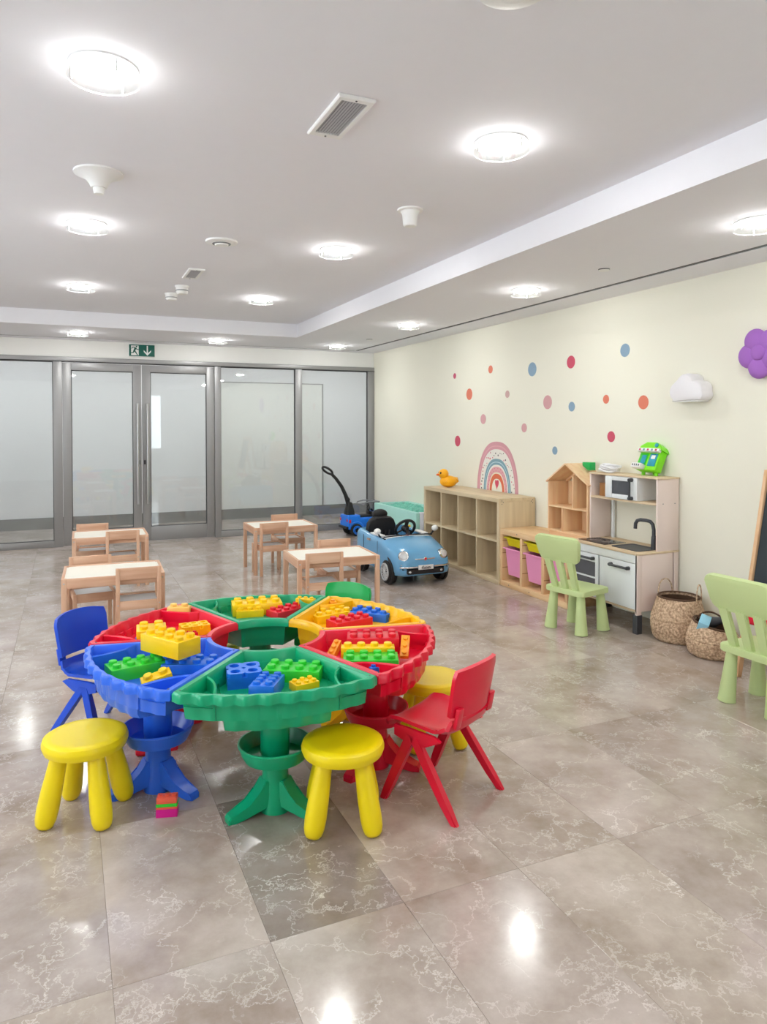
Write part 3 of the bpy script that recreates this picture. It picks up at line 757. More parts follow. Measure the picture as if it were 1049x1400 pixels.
P = at(117, 1001, .30); s2 = dup(st0, (P.x, P.y, 0), rad(-25), 'yellow round stool beside the blue pedestal and the blue chair')
P = at(590, 923, .30); s3 = dup(st0, (P.x, P.y, 0), rad(-10), 'yellow round stool behind the red chair, against the right red tray')
s4 = dup(st0, (.68, 3.755, 0), rad(30), 'yellow round stool tucked beneath the far side of the play table')

# ================================================================== PLASTIC CHAIRS
def sheet(fn, nu, nv, th):
    """a closed curved slab from fn(u,v)->(point, normal)"""
    b = MB(); top, bot = [], []
    for i in range(nu + 1):
        ra, rb = [], []
        for j in range(nv + 1):
            p, n = fn(i / nu, j / nv); ra.append(Vector(p) + Vector(n) * th / 2); rb.append(Vector(p) - Vector(n) * th / 2)
        top.append(ra); bot.append(rb)
    loops = []
    for i in range(nu + 1): loops.append(top[i] + list(reversed(bot[i])))
    b.loft(loops)
    return b
def make_chair(label, mat, loc, rz):
    o = thing('child_chair', label, 'chair', loc, rz)
    # seat and lower back: profile in (y, z), front to rear
    pr = [(.165, .262), (.158, .284), (.14, .296), (.10, .298), (.03, .290), (-.05, .286), (-.10, .292), (-.128, .312), (-.142, .345)]
    hw = [.135, .142, .148, .15, .15, .148, .143, .138, .130]
    def fn(u, v):
        t = u * (len(pr) - 1); i = min(int(t), len(pr) - 2); f = t - i
        y = pr[i][0] * (1 - f) + pr[i + 1][0] * f; z = pr[i][1] * (1 - f) + pr[i + 1][1] * f; w_ = hw[i] * (1 - f) + hw[i + 1] * f
        dy, dz = pr[i + 1][0] - pr[i][0], pr[i + 1][1] - pr[i][1]; L = math.hypot(dy, dz)
        s_ = 2 * v - 1
        z2 = z + .018 * abs(s_) ** 4 * (1 - abs(u - .5)) * (1 if u < .85 else .3)
        return (w_ * s_, y + (.02 * abs(s_) ** 3 if u > .7 else 0), z2), (0, dz / L, -dy / L)
    sheet(fn, 24, 14, .014).build('seat', mat, o, 50)
    for s in (-1, 1): MB().prism([(.12, .288), (.06, .288), (-.06, .284), (-.09, .27), (-.02, .235), (.07, .235), (.12, .25)], -.007, .007, Matrix(((0, 0, 1, s * .146), (1, 0, 0, 0), (0, 1, 0, 0), (0, 0, 0, 1)))).build('seat_skirt', mat, o)
    for s in (-1, 1):
        MB().bar((s * .112, -.134, .325), (s * .112, -.150, .40), .036, .016, .004).build('back_post', mat, o)
    def fb(u, v):
        s_ = 2 * v - 1; z = .366 + .172 * u; w_ = .138 + .008 * u - .012 * max(0, u - .85) / .15 * abs(s_)
        y = -.150 - .032 * u + .035 * abs(s_) ** 2.2
        z2 = z + (.014 * (1 - s_ * s_) if u > .5 else -.006 * (1 - s_ * s_))
        return (w_ * s_, y, z2), Vector((-s_ * .25, .97, .18)).normalized()
    bk_ = sheet(fb, 10, 16, .016).build('backrest', mat, o, 50)
    for s in (-1, 1):
        for fy, fz in ((.158, 0), (-.160, 0)):
            m = MB(); top = Vector((s * .143, .045 if fy > 0 else .035, .262)); bot = Vector((s * .166, fy, 0))
            d = Vector((0, 1, 0))
            loops = []
            for t, w_, th in ((0, .024, .011), (.35, .020, .013), (.8, .017, .013), (1, .015, .012)):
                p = top.lerp(bot, t)
                loops.append([p + Vector((th, w_, 0)), p + Vector((-th, w_, 0)), p + Vector((-th, -w_, 0)), p + Vector((th, -w_, 0))])
            m.loft(loops)
            es = [e for e in m.bm.edges if abs((e.verts[0].co - e.verts[1].co).z) > .03]
            bmesh.ops.bevel(m.bm, geom=es, offset=.005, segments=2, affect='EDGES')
            m.build('leg', mat, o)
    return o
make_chair('red plastic child chair beside the right red tray', 'red', (1.323, 2.424, 0), rad(118 - 90))
make_chair('blue plastic child chair beside the blue tray', 'blued', (.149, 3.555, 0), rad(-50 - 90))
make_chair('green plastic child chair pushed under the yellow tray', 'gchair', (1.302, 3.60, 0), rad(217 - 90))

def make_mammut(label, loc, rz):
    o = thing('child_chair', label, 'chair', loc, rz)
    H = .30
    s_ = MB(); s_.prism(rpoly(.165, .15, .03), H - .036, H, bev=.006); s_.xf(Matrix.Translation((0, .0, 0))); s_.build('seat', 'pistachio', o)
    for x in (-.118, .118):
        for y in (-.105, .105):
            k = 1.16 if True else 1
            MB().lathe([(.001, 0), (.040, 0), (.044, .012), (.043, .05), (.033, .6), (.027, 1.0)], 28, (x * 1.13, y * 1.13, 0), (x * .98, y * .98, H - .034)).build('leg', 'pistachio', o)
    for k in (-1, 0, 1):
        m = MB(); loops = []
        for t in (0, 1):
            x = k * (.088 + .010 * t); y = -.118 - .072 * t; z = H - .01 + .21 * t; a = .025 + .004 * t
            loops.append([Vector((x + a, y + .013, z)), Vector((x - a, y + .013, z)), Vector((x - a, y - .013, z)), Vector((x + a, y - .013, z))])
        m.loft(loops)
        es = [e for e in m.bm.edges if abs((e.verts[0].co - e.verts[1].co).z) > .05]
        bmesh.ops.bevel(m.bm, geom=es, offset=.004, segments=2, affect='EDGES')
        m.build('slat', 'pistachio', o)
    m = MB(); mt = Matrix.Translation((0, -.200, .580)) @ Matrix.Rotation(rad(90 + 14), 4, 'X')
    m.prism(rpoly(.168, .090, .042, 8, hw_top=.190), -.016, .016, mt, bev=.008)
    m.build('backrest', 'pistachio', o)
    return o
mA = make_mammut('pale green child chair facing the play kitchen', (3.268, 4.033, 0), rad(12 - 90))
mB = dup(mA, (3.235, 2.52, 0), rad(2 - 90), 'pale green child chair facing the blackboard easel')

# ================================================================== WOODEN TABLES AND CHAIRS
def make_latt_table(label, loc, rz):
    o = thing('child_table', label, 'table', loc, rz, 'small wooden tables with white tops')
    hx, hy, H, l = .315, .24, .45, .032
    for sx in (-1, 1):
        for sy in (-1, 1):
            lg = MB().box(sx * hx - (l if sx > 0 else 0), sx * hx + (0 if sx > 0 else l), sy * hy - (l if sy > 0 else 0), sy * hy + (0 if sy > 0 else l), 0, H, .002).build('leg', tpine[2], o)
            MB().cyl((sx * (hx - .016), sy * hy, H - .03), (sx * (hx - .016), sy * (hy + .002), H - .03), .0055, 10).build('screw', 'steel', lg)
    for sy in (-1, 1): MB().box(-hx + l, hx - l, sy * hy - (.018 if sy > 0 else 0), sy * hy + (0 if sy > 0 else .018), H - .062, H, .002).build('apron', tpine[0], o)
    for sx in (-1, 1): MB().box(sx * hx - (.018 if sx > 0 else 0), sx * hx + (0 if sx > 0 else .018), -hy + l, hy - l, H - .062, H, .002).build('apron', tpine[1], o)
    MB().box(-hx + .018, hx - .018, -hy + .018, hy - .018, H - .014, H - .006).build('tabletop', 'tabletop', o)
    return o
def make_latt_chair(label, loc, rz):
    o = thing('wooden_child_chair', label, 'chair', loc, rz, 'small wooden chairs at the white topped tables')
    hx, l, d = .14, .025, .27
    for sx in (-1, 1):
        x0 = sx * hx - (l if sx > 0 else 0); x1 = x0 + l
        lg = MB().box(x0, x1, -d / 2, -d / 2 + l, 0, .50, .002).build('rear_post', tpine[2], o)
        MB().cyl(((x0 + x1) / 2, -d / 2, .262), ((x0 + x1) / 2, -d / 2 - .002, .262), .005, 10).build('screw', 'steel', lg)
        MB().box(x0, x1, d / 2 - l, d / 2, 0, .285, .002).build('front_leg', tpine[2], o)
        MB().box(x0 + .003, x1 - .003, -d / 2 + l, d / 2 - l, .235, .285, .002).build('side_rail', tpine[1], o)
    MB().box(-hx + l, hx - l, -d / 2 + .003, -d / 2 + .021, .425, .50, .002).build('backrest', tpine[0], o)
    MB().box(-hx + l, hx - l, -d / 2 + .003, -d / 2 + .021, .228, .285, .002).build('rear_rail', tpine[0], o)
    MB().box(-hx + l, hx - l, d / 2 - .021, d / 2 - .003, .228, .285, .002).build('front_rail', tpine[0], o)
    MB().box(-hx + l - .004, hx - l + .004, -d / 2 + .022, d / 2 - .022, .266, .274).build('seat', 'seatgrey', o)
    return o
T1 = make_latt_table('wooden child table with white top beside the pale blue toy car', (1.845, 5.175, 0), rad(-3.2))
dup(T1, (1.936, 6.92, 0), rad(-.5), 'wooden child table with white top nearest the ride-on push car')
dup(T1, (.286, 5.172, 0), rad(-2.2), 'wooden child table with white top behind the blue chair')
dup(T1, (.356, 6.935, 0), rad(-1), 'wooden child table with white top in front of the double glass door')
ch = [((1.708, 4.922), (0), 'wooden child chair backing onto the green chair, at the toy-car table', -4),
      ((1.982, 5.478), 180, 'wooden child chair between the toy car and its small table', -3),
      ((1.80, 6.64), 0, 'wooden child chair at the push-car table, on the side of the play table', 4),
      ((2.072, 7.235), 180, 'wooden child chair at the push-car table, on the side of the glass partition', 1),
      ((.424, 4.903), 0, 'wooden child chair at the table behind the blue chair, on the play table side', -2),
      ((.15, 5.475), 180, 'wooden child chair at the table behind the blue chair, on its far side', 5),
      ((.447, 6.675), 0, 'wooden child chair at the glass-door table, on the play table side', 2),
      ((.22, 7.265), 180, 'wooden child chair between the double glass door and its small table', -3)]
c0 = None
for (x, y), a, lb, da in ch:
    # the spot given is the middle of the chair's back; the seat reaches forward from it
    ang = rad(a + da); fwd = Vector((-math.sin(ang), math.cos(ang), 0)); p = Vector((x, y, 0)) + fwd * .12
    if c0 is None: c0 = make_latt_chair(lb, p, ang)
    else: dup(c0, p, ang, lb)

# ================================================================== SHELF, STORAGE FRAME, BINS
KX, KY0, KY1 = 3.522, 5.418, 6.888
sh = thing('cube_shelf', 'pale oak two-by-four cube shelf with eight empty compartments', 'shelf', (KX, KY0, 0))
D_, Lk, Hk, T = .388, KY1 - KY0, .77, .036
MB().box(0, D_, 0, Lk, Hk - T, Hk, .001).build('top_panel', birch[1], sh)
MB().box(0, D_, 0, Lk, 0, T, .001).build('bottom_panel', birch[1], sh)
for y in (0, Lk - T): MB().box(0, D_, y, y + T, T, Hk - T, .001).build('side_panel', birch[2], sh)
cw = (Lk - 2 * T) / 4
for k in (1, 2, 3): MB().box(.001, D_ - .002, T + cw * k - .009, T + cw * k + .009, T, Hk - T).build('divider', birch[2], sh)
for k in range(4): MB().box(.001, D_ - .002, T + cw * k + (.009 if k else 0), T + cw * (k + 1) - (.009 if k < 3 else 0), Hk / 2 - .009, Hk / 2 + .009).build('shelf_board', birch[1], sh)
for x, z in ((.03, .75), (.045, .735), (.03, .72), (.36, .75), (.345, .735), (.36, .72)):
    MB().cyl((x, 0, z), (x, -.0015, z), .004, 8).build('screw', 'brownw' if False else 'grey', sh)

TX0, TYA, TYB, TH = 3.533, 4.476, 5.414, .508
tf = thing('storage_unit', 'low pine storage frame holding pink and yellow bins', 'storage unit', (TX0, TYA, 0))
DT, LT = W - TX0 - .003, TYB - TYA
MB().box(0, DT, 0, LT, TH - .05, TH, .003).build('top_board', pine[1], tf)
MB().box(0, DT, 0, LT, 0, .05, .003).build('bottom_board', pine[1], tf)
colw = (LT - 4 * .032) / 3
for k in range(4):
    y = k * (colw + .032)
    MB().box(0, DT, y, y + .032, .05, TH - .05, .002).build('upright', pine[2], tf)
    for z in (.16, .29, .40):
        if k < 4:
            for s in (0, 1):
                yy = y - .0012 if s == 0 else y + .032
                if (k == 0 and s == 0) or (k == 3 and s == 1): continue
                MB().box(.004, DT - .01, yy, yy + .0012, z, z + .006).build('groove', brownw[0], tf)
for y, z in ((.12, .485), (.40, .485), (.68, .485), (.2, .025), (.5, .025), (.8, .025)):
    MB().cyl((0, y, z), (-.0015, y, z), .005, 8).build('screw', 'grey', tf)
def make_bin(label, mat, y0, y1, z0, z1, x0, grp):
    o = thing('storage_bin', label, 'storage bin', (x0, (y0 + y1) / 2, z0), 0, grp)
    hy, h = (y1 - y0) / 2, z1 - z0; dx = .34
    def loop(ins, z): return [Vector((ins, -hy + .02 + ins, z)), Vector((dx - ins, -hy + .02 + ins, z)), Vector((dx - ins, hy - .02 - ins, z)), Vector((ins, hy - .02 - ins, z))]
    b = MB(); tp = .02 if h > .15 else .014
    b.loft([loop(tp, 0), loop(0, h - .012), loop(.004, h - .012), loop(tp + .004, .005)], True, True)
    b.build('tub', mat, o)
    r = MB()
    r.box(-.016, .0, -hy, hy, h - .012, h, .003).box(dx, dx + .012, -hy, hy, h - .012, h, .003)
    r.box(0, dx, -hy, -hy + .022, h - .012, h, .003).box(0, dx, hy - .022, hy, h - .012, h, .003)
    r.build('rim', mat, o)
cols = [(TYA + .034 + k * (colw + .032), TYA + .030 + k * (colw + .032) + colw) for k in range(3)]
names = ['beside the play kitchen', 'in the middle column', 'beside the cube shelf']
for k, (a, b) in enumerate(cols):
    make_bin('deep pink storage bin in the low pine frame, ' + names[k], 'pinkbin', a + .002, b - .002, .105, .345, TX0 + .02, 'pink bins in the storage frame')
    make_bin('shallow yellow storage bin in the low pine frame, ' + names[k], 'yelbin', a + .002, b - .002, .362, .438, TX0 + .03, 'yellow bins in the storage frame')

# rubber duck
P = (3.70, 6.665, .77)
dk = thing('rubber_duck', 'orange yellow rubber duck on the cube shelf', 'toy duck', P, rad(168))
dk.scale = (1.2, 1.2, 1.2)
b = MB(); b.ball((0, 0, .052), .078, .062, .052, 24); b.build('body', 'duck', dk)
b = MB(); b.lathe([(.001, -.02), (.03, -.01), (.034, .02), (.001, .05)], 12, (-.06, 0, .06), (-.56, 0, .56)); b.build('tail', 'duck', dk)
for s in (-1, 1): MB().ball((-.005, s * .056, .055), .045, .016, .026, 14).build('wing', 'duck', dk)
MB().ball((.045, 0, .118), .046, .044, .045, 24).build('head', 'duck', dk)
MB().ball((.092, 0, .112), .020, .022, .010, 14).build('beak', 'beak', dk)
for s in (-1, 1): MB().ball((.078, s * .027, .128), .008, .008, .010, 10).build('eye', 'black', dk)

# ================================================================== WALL DECALS
def arch_band(f0, f1, th):
    cy, cz, rx, rz = 0.0, 0.0, .372, .50
    n = 48; b = MB()
    def pt(f, t, x): return Vector((x, f * rx * math.cos(t) * (1 if True else 1), f * rz * math.sin(t) if True else 0))
    A, C = [], []
    for k in range(n + 1):
        t = PI * k / n
        A.append((f0, t)); C.append((f1, t))
    def shape(f, t):
        c, s_ = math.cos(t), math.sin(t)
        e = .82
        return (f * rx * math.copysign(abs(c) ** e, c), f * rz * abs(s_) ** .98)
    lo = [shape(*q) for q in A]; hi = [shape(*q) for q in C]
    P_ = lo + list(reversed(hi))
    front = [Vector((-th, y, z)) for y, z in P_]
    rows = [[Vector((0, y, z)) for y, z in hi], [Vector((-th, y, z)) for y, z in hi], [Vector((-th, y, z)) for y, z in lo], [Vector((0, y, z)) for y, z in lo]]
    b.loft(rows, False, False, closed=False)
    return b
rb = thing('rainbow_decal', 'pastel rainbow wall sticker with a red heart above the cube shelf', 'wall sticker', (W - .0005, 6.074, .762))
for nm, f0, f1, mt in (('outer_pink_arch', .925, 1.0, 'r_pink'), ('pale_line', .90, .925, 'r_rose'), ('inner_pink_arch', .85, .90, 'r_pink'), ('floral_white_arch', .66, .85, 'r_white'),
                       ('blue_arch', .54, .66, 'r_blue'), ('white_arch', .50, .54, 'r_white'), ('dotted_pink_arch', .39, .50, 'r_rose'), ('cream_arch', .36, .39, 'r_cream'), ('orange_arch', .26, .36, 'r_orange')):
    arch_band(f0, f1, .0012).build(nm, mt, rb)
arch_band(.585, .60, .0016).build('wavy_line', 'r_lightblue', rb)
rs = random.Random(5)
for k in range(34):
    t = PI * (k + .5) / 34; f = rs.uniform(.69, .82)
    y, z = f * .372 * math.copysign(abs(math.cos(t)) ** .82, math.cos(t)), f * .5 * math.sin(t)
    r_ = rs.uniform(.005, .010); mt = rs.choice(['r_ink', 'r_heart', 'r_pink', 'r_ink'])
    MB().lathe([(r_, 0), (r_, .0018)], 8, (0, y, z), (-1, y, z)).build('floral_mark', mt, rb)
for k in range(26):
    t = PI * (k + .5) / 26; f = .42 + .05 * (k % 2)
    y, z = f * .372 * math.copysign(abs(math.cos(t)) ** .82, math.cos(t)), f * .5 * math.sin(t)
    MB().lathe([(.0045, 0), (.0045, .0018)], 6, (0, y, z), (-1, y, z)).build('dot_mark', 'd_red', rb)
hp = []
for k in range(28):
    t = 2 * PI * k / 28
    hp.append((.0026 * 16 * math.sin(t) ** 3 * .8, .08 + .0034 * (13 * math.cos(t) - 5 * math.cos(2 * t) - 2 * math.cos(3 * t) - math.cos(4 * t))))
MB().loft([[Vector((0, y, z)) for y, z in hp], [Vector((-.0015, y, z)) for y, z in hp]]).build('heart', 'r_heart', rb)
DOTS = [(6.928, 1.969, .062, 'd_berry', 'tiny berry dot sticker, nearest the glass partition high on the wall'), (6.198, 1.989, .08, 'd_coral', 'small coral dot sticker level with the tiny berry dot'),
        (6.613, 1.755, .122, 'd_coral', 'coral dot sticker high above the rubber duck'), (5.894, 1.727, .072, 'd_mauve', 'tiny mauve dot sticker above the rainbow sticker'),
        (5.489, 1.939, .128, 'd_blue', 'large blue grey dot sticker between the small coral dot and a red dot'), (6.334, 1.489, .102, 'd_pink', 'pale pink dot sticker just above the rainbow sticker'),
        (5.612, 1.401, .084, 'd_pink', 'small pale pink dot sticker beside the top of the rainbow sticker'), (6.86, 1.253, .118, 'd_red', 'red dot sticker above the rubber duck, left of the rainbow'),
        (5.257, 1.63, .124, 'd_pink', 'large pale pink dot sticker below the large blue grey dot'), (4.936, 1.961, .108, 'd_red', 'red dot sticker high on the wall above the toy house'),
        (4.923, 1.583, .082, 'd_blue', 'small blue grey dot sticker below the high red dot'), (4.292, 1.999, .102, 'd_blue', 'blue grey dot sticker highest above the play kitchen'),
        (4.50, 1.631, .07, 'd_coral', 'small coral dot sticker above the play kitchen'), (4.097, 1.595, .104, 'd_coral', 'large coral dot sticker beside the cloud wall lamp'),
        (4.439, 1.335, .086, 'd_red', 'red dot sticker just above the play kitchen'), (5.149, 1.203, .072, 'd_blue', 'small blue grey dot sticker beside the toy house roof')]
for y, z, d, mt, lb in DOTS:
    o = MB().lathe([(d / 2, 0), (d / 2, .0012)], 32, (0, 0, 0), (-1, 0, 0)).build('dot_decal', mt); o.location = (W - .0004, y, z); tag(o, lb, 'wall sticker', 'dot stickers on the wall')

# ================================================================== PLAY KITCHEN
KFX, KYA, KYB, ZW, ZK, KUX = 3.538, 3.744, 4.444, .552, 1.062, 3.719
kt = thing('play_kitchen', 'white and birch toy kitchen with sink, hob and microwave', 'toy kitchen', (0, 0, 0))
kt.location = (KFX, KYA, 0)
Dk, Lk2, Du = W - KFX - .006, KYB - KYA, W - KUX - .006
ux = KUX - KFX
MB().box(-.006, Dk, -.006, Lk2 + .004, ZW - .014, ZW, .003).build('worktop', ply[1], kt)
for y0, y1 in ((0, .014), (Lk2 - .014, Lk2)):
    sp = MB().box(.0, Dk - .055, y0, y1, .15, ZW - .014, .001).build('side_panel', 'kside', kt)
    for x0, x1 in ((0, .04), (Dk - .045, Dk - .005)):
        lg = MB().box(x0, x1, y0 - (.004 if y0 == 0 else 0), y1 + (0 if y0 == 0 else .004), .12, ZW - .014, .001).build('leg', 'kside', kt)
        MB().box(x0 - .002, x1 + .004, y0 - .008 if y0 == 0 else y0 - .022, y1 + .022 if y0 == 0 else y1 + .008, 0, .13, .003).build('grey_foot', 'darkgrey', lg)
MB().box(.012, Dk - .02, .014, Lk2 - .014, .15, .164).build('bottom_board', ply[1], kt)
MB().box(Dk - .012, Dk - .006, .014, Lk2 - .014, .164, ZW - .014).build('back_board', 'kside', kt)
MB().box(.0, .012, .010, Lk2 - .010, ZW - .07, ZW - .016, .001).build('control_panel', 'kwhite', kt)
MB().box(.002, .010, .010, Lk2 - .010, .15, .162).build('front_edge', ply[1], kt)
mid = .375
dr = MB().box(.0, .013, .012, mid - .004, .165, ZW - .074, .0015).build('cabinet_door', 'kwhite', kt)
def bar_handle(parent, y0, y1, z):
    MB().cyl((-.026, y0, z), (-.026, y1, z), .009, 12).build('handle_bar', 'darkgrey', parent)
    for y in (y0, y1): MB().lathe([(.001, 0), (.013, 0), (.013, .022), (.010, .030), (.001, .031)], 14, (0, y, z), (-1, y, z)).build('handle_post', 'darkgrey', parent)
bar_handle(dr, .075, .245, .44)
MB().box(.016, .03, mid - .002, mid + .012, .164, ZW - .07).build('centre_post', 'kwhite', kt)
ov = MB()
for y0, y1, z0, z1 in ((mid + .014, mid + .045, .165, ZW - .074), (Lk2 - .05, Lk2 - .012, .165, ZW - .074), (mid + .045, Lk2 - .05, .165, .195), (mid + .045, Lk2 - .05, .42, ZW - .074)):
    ov.box(0, .013, y0, y1, z0, z1, .001)
ov = ov.build('oven_door', 'kwhite', kt)
MB().box(.004, .009, mid + .045, Lk2 - .05, .195, .42).build('oven_window', 'darkwin', ov)
MB().box(-.001, .004, mid + .045, Lk2 - .05, .30, .312).build('oven_rack', 'kwhite', ov)
bar_handle(ov, mid + .06, Lk2 - .07, .447)
MB().box(.045, .25, mid + .0, Lk2 - .035, ZW, ZW + .004, .001).build('hob', 'hob', kt)
for y, r_ in ((mid + .08, .055), (mid + .21, .07)):
    MB().lathe([(r_, 0), (r_, .001), (r_ - .004, .001), (r_ - .004, 0)], 32, (.15, y, ZW + .0042), (.15, y, 1 + ZW), cap=False).build('hob_ring', 'darkgrey', kt)
# sink: rim and basin standing in the worktop
sk = MB(); 
def rl(ins, z): return [Vector((.16 + x, .19 + y, z)) for x, y in rpoly(.105 - ins, .135 - ins, .025)]
sk.loft([rl(0, ZW), rl(0, ZW + .005), rl(.012, ZW + .005), rl(.02, ZW + .001), rl(.03, ZW + .0006)], False, True)
sk.build('sink', 'darkgrey', kt)
fa = [(.285, .10, ZW), (.285, .10, .68), (.283, .102, .715), (.265, .115, .738), (.23, .14, .742), (.20, .160, .735), (.186, .170, .715), (.184, .172, .68)]
# the tap: column beside the sink, spout curving over the basin
fpts = [Vector((.222, .075, ZW)), Vector((.222, .075, .69)), Vector((.220, .082, .728)), Vector((.214, .10, .748)), Vector((.206, .13, .752)), Vector((.196, .175, .752)), Vector((.190, .20, .744)), Vector((.187, .213, .722)), Vector((.186, .215, .685))]
MB().tube(fpts, .0125, 14).build('tap', 'darkgrey', kt)
MB().lathe([(.018, 0), (.018, .05), (.016, .09), (.0125, .10)], 18, (.222, .075, ZW), (.222, .075, ZW + 1)).build('tap_base', 'darkgrey', kt)
MB().bar((.222, .075, ZW + .06), (.205, .045, ZW + .10), .012, .012, .003).build('tap_lever', 'darkgrey', kt)
# upper rack
MB().box(ux - .006, Dk, -.006, Lk2 + .002, ZK - .012, ZK, .002).build('top_shelf', ply[1], kt)
MB().box(ux, Dk, .014, Lk2 - .014, .868, .882, .001).build('rack_shelf', ply[1], kt)
for y0, y1 in ((0, .014), (Lk2 - .014, Lk2)):
    u_ = MB().box(ux, Dk - .002, y0, y1, ZW, ZK - .012, .001).build('rack_side', 'kside', kt)
    for x in (ux + .05, Dk - .04): MB().cyl((x, y0, .88), (x, y0 - .0015, .88), .0035, 8).build('screw', 'grey', u_)
MB().box(Dk - .03, Dk - .015, Lk2 - .075, Lk2 - .055, ZW, .868).build('back_post', 'kwhite', kt)
mw = MB(); my0, my1 = .185, .515
for y0, y1, z0, z1 in ((my0, my1, .884, .9), (my0, my1, 1.028, 1.048), (my0, my0 + .012, .9, 1.028), (my1 - .012, my1, .9, 1.028)): mw.box(ux + .004, Dk - .02, y0, y1, z0, z1, .001)
mw = mw.build('microwave', 'kwhite', kt)
md = MB()
for y0, y1, z0, z1 in ((my0, my0 + .085, .886, 1.046), (my1 - .07, my1, .886, 1.046), (my0 + .085, my1 - .07, .886, .918), (my0 + .085, my1 - .07, 1.018, 1.046)): md.box(ux - .010, ux + .003, y0, y1, z0, z1, .0012)
md.build('microwave_door', 'kwhite', mw)
MB().box(ux - .006, ux + .001, my0 + .085, my1 - .07, .918, 1.018).build('microwave_window', 'darkwin', mw)
mh = MB(); hy_ = my0 + .05
mh.bar((ux - .035, hy_, .895), (ux - .035, hy_, 1.038), .014, .014, .003)
for z in (.9, 1.032): mh.lathe([(.001, 0), (.014, 0), (.014, .02), (.012, .035), (.001, .036)], 14, (ux - .008, hy_, z), (ux - 1.008, hy_, z))
mh.build('microwave_handle', 'darkgrey', mw)
# things on the kitchen
wb = MB().box(-.04, .04, -.035, .035, 0, .10, .003).build('wooden_block', brownw[2]); wb.location = (KUX + .085, 4.35, .8825); tag(wb, 'brown wooden block on the kitchen rack beside the microwave', 'toy block')
cb = thing('cable_bundle', 'coiled white cable lying on top of the play kitchen', 'cable', (3.80, 4.31, ZK))
rc_ = random.Random(2)
for k in range(5):
    ca, rx_, ry_ = rc_.uniform(0, PI), rc_.uniform(.035, .05), rc_.uniform(.075, .12)
    ox, oy = rc_.uniform(-.012, .012), rc_.uniform(-.02, .02)
    pts = []
    for q in range(28):
        t = 2 * PI * q / 28; pts.append((ox + rx_ * math.cos(t), oy + ry_ * math.sin(t), .009 + k * .0095 + .008 * math.sin(2 * t + ca) + .008))
    MB().tube(pts, .0075, 8, closed=True).build('loop', 'toywhite', cb)
MB().bar((-.02, -.05, .03), (.01, .05, .055), .03, .018, .004).build('plug', 'toywhite', cb)
gt = thing('toy_vending_stand', 'neon green toy shop stand with teal panels on the play kitchen', 'toy', (3.845, 3.96, ZK), rad(-92))
tl = Matrix.Translation((0, -.02, .035)) @ Matrix.Rotation(rad(-24), 4, 'X')
MB().box(-.10, .10, -.02, .045, 0, .155, .008, mat=tl).build('body', 'limetoy', gt)
MB().prism([(-.118, 0), (.118, 0), (.10, .03), (.05, .058), (-.05, .058), (-.10, .03)], -.034, .05, tl @ Matrix.Translation((0, 0, .15)) @ Matrix(((1, 0, 0, 0), (0, 0, 1, 0), (0, 1, 0, 0), (0, 0, 0, 1)))).build('roof', 'limetoy', gt)
MB().box(-.105, .105, -.05, -.02, .132, .158, .003, mat=tl).build('awning', 'white', gt)
for k in range(5): MB().box(-.09 + k * .04, -.072 + k * .04, -.0515, -.049, .137, .152, mat=tl).build('awning_print', 'd_red' if k % 2 == 0 else 'r_blue', gt)
MB().box(-.088, -.008, -.023, -.018, .035, .125, .001, mat=tl).build('recess_panel', 'limedark', gt)
MB().box(-.062, -.02, -.026, -.022, .045, .11, mat=tl).build('picture_panel', 'tealprint', gt)
MB().box(.012, .085, -.0235, -.019, .03, .125, .001, mat=tl).build('picture_panel', 'tealprint', gt)
MB().box(.03, .068, -.025, -.022, .085, .112, mat=tl).build('picture_label', 'white', gt)
MB().box(-.10, -.005, -.065, -.018, .0, .035, .004, mat=tl).build('counter', 'white', gt)
for k in range(4): MB().box(-.088 + k * .02, -.078 + k * .02, -.067, -.064, .01, .026, mat=tl).build('counter_print', 'grey', gt)
MB().lathe([(.016, 0), (.016, .006), (.001, .007)], 16, tl @ Vector((.055, -.034, .186)), tl @ Vector((.055, -1.034, .186))).build('round_badge', 'tealprint', gt)
for s in (-1, 1): MB().lathe([(.014, 0), (.013, .6), (.018, 1)], 14, (s * .065, .012, 0), (s * .065, .012, .05)).build('foot', 'limetoy', gt)
MB().lathe([(.012, 0), (.014, 1)], 12, (0, .06, 0), (0, .04, .05)).build('foot', 'limetoy', gt)

# toy house on the storage frame
HX, HY0, HY1, HZ0, HZE, HZA = 3.705, 4.452, 4.955, .545, .957, 1.105
hs = thing('toy_house', 'open-front pine toy house with gabled roof and four rooms', 'toy house', (HX, HY0, TH)); z_ = lambda z: z - TH
Dh, Lh = W - HX - .006, HY1 - HY0; t = .012; cyh = Lh / 2 + .02
MB().box(.010, Dh - .01, .026, Lh - .01, 0, z_(HZ0), 0).build('plinth', hpine[1], hs)
MB().box(0, Dh, 0, Lh, z_(HZ0), z_(HZ0) + t, .001).build('ground_floor', hpine[1], hs)
for y in (0, Lh - t): MB().box(0, Dh, y, y + t, z_(HZ0) + t, z_(HZE), .001).build('side_wall', hpine[2], hs)
fz = .747
MB().box(0, Dh, t, Lh - t, z_(fz), z_(fz) + t, .001).build('upper_floor', hpine[1], hs)
MB().box(0, Dh - .01, .175, .175 + t, z_(fz) + t, z_(1.02), .001).build('partition', hpine[2], hs)
MB().box(0, Dh - .01, .31, .31 + t, z_(HZ0) + t, z_(fz), .001).build('partition', hpine[2], hs)
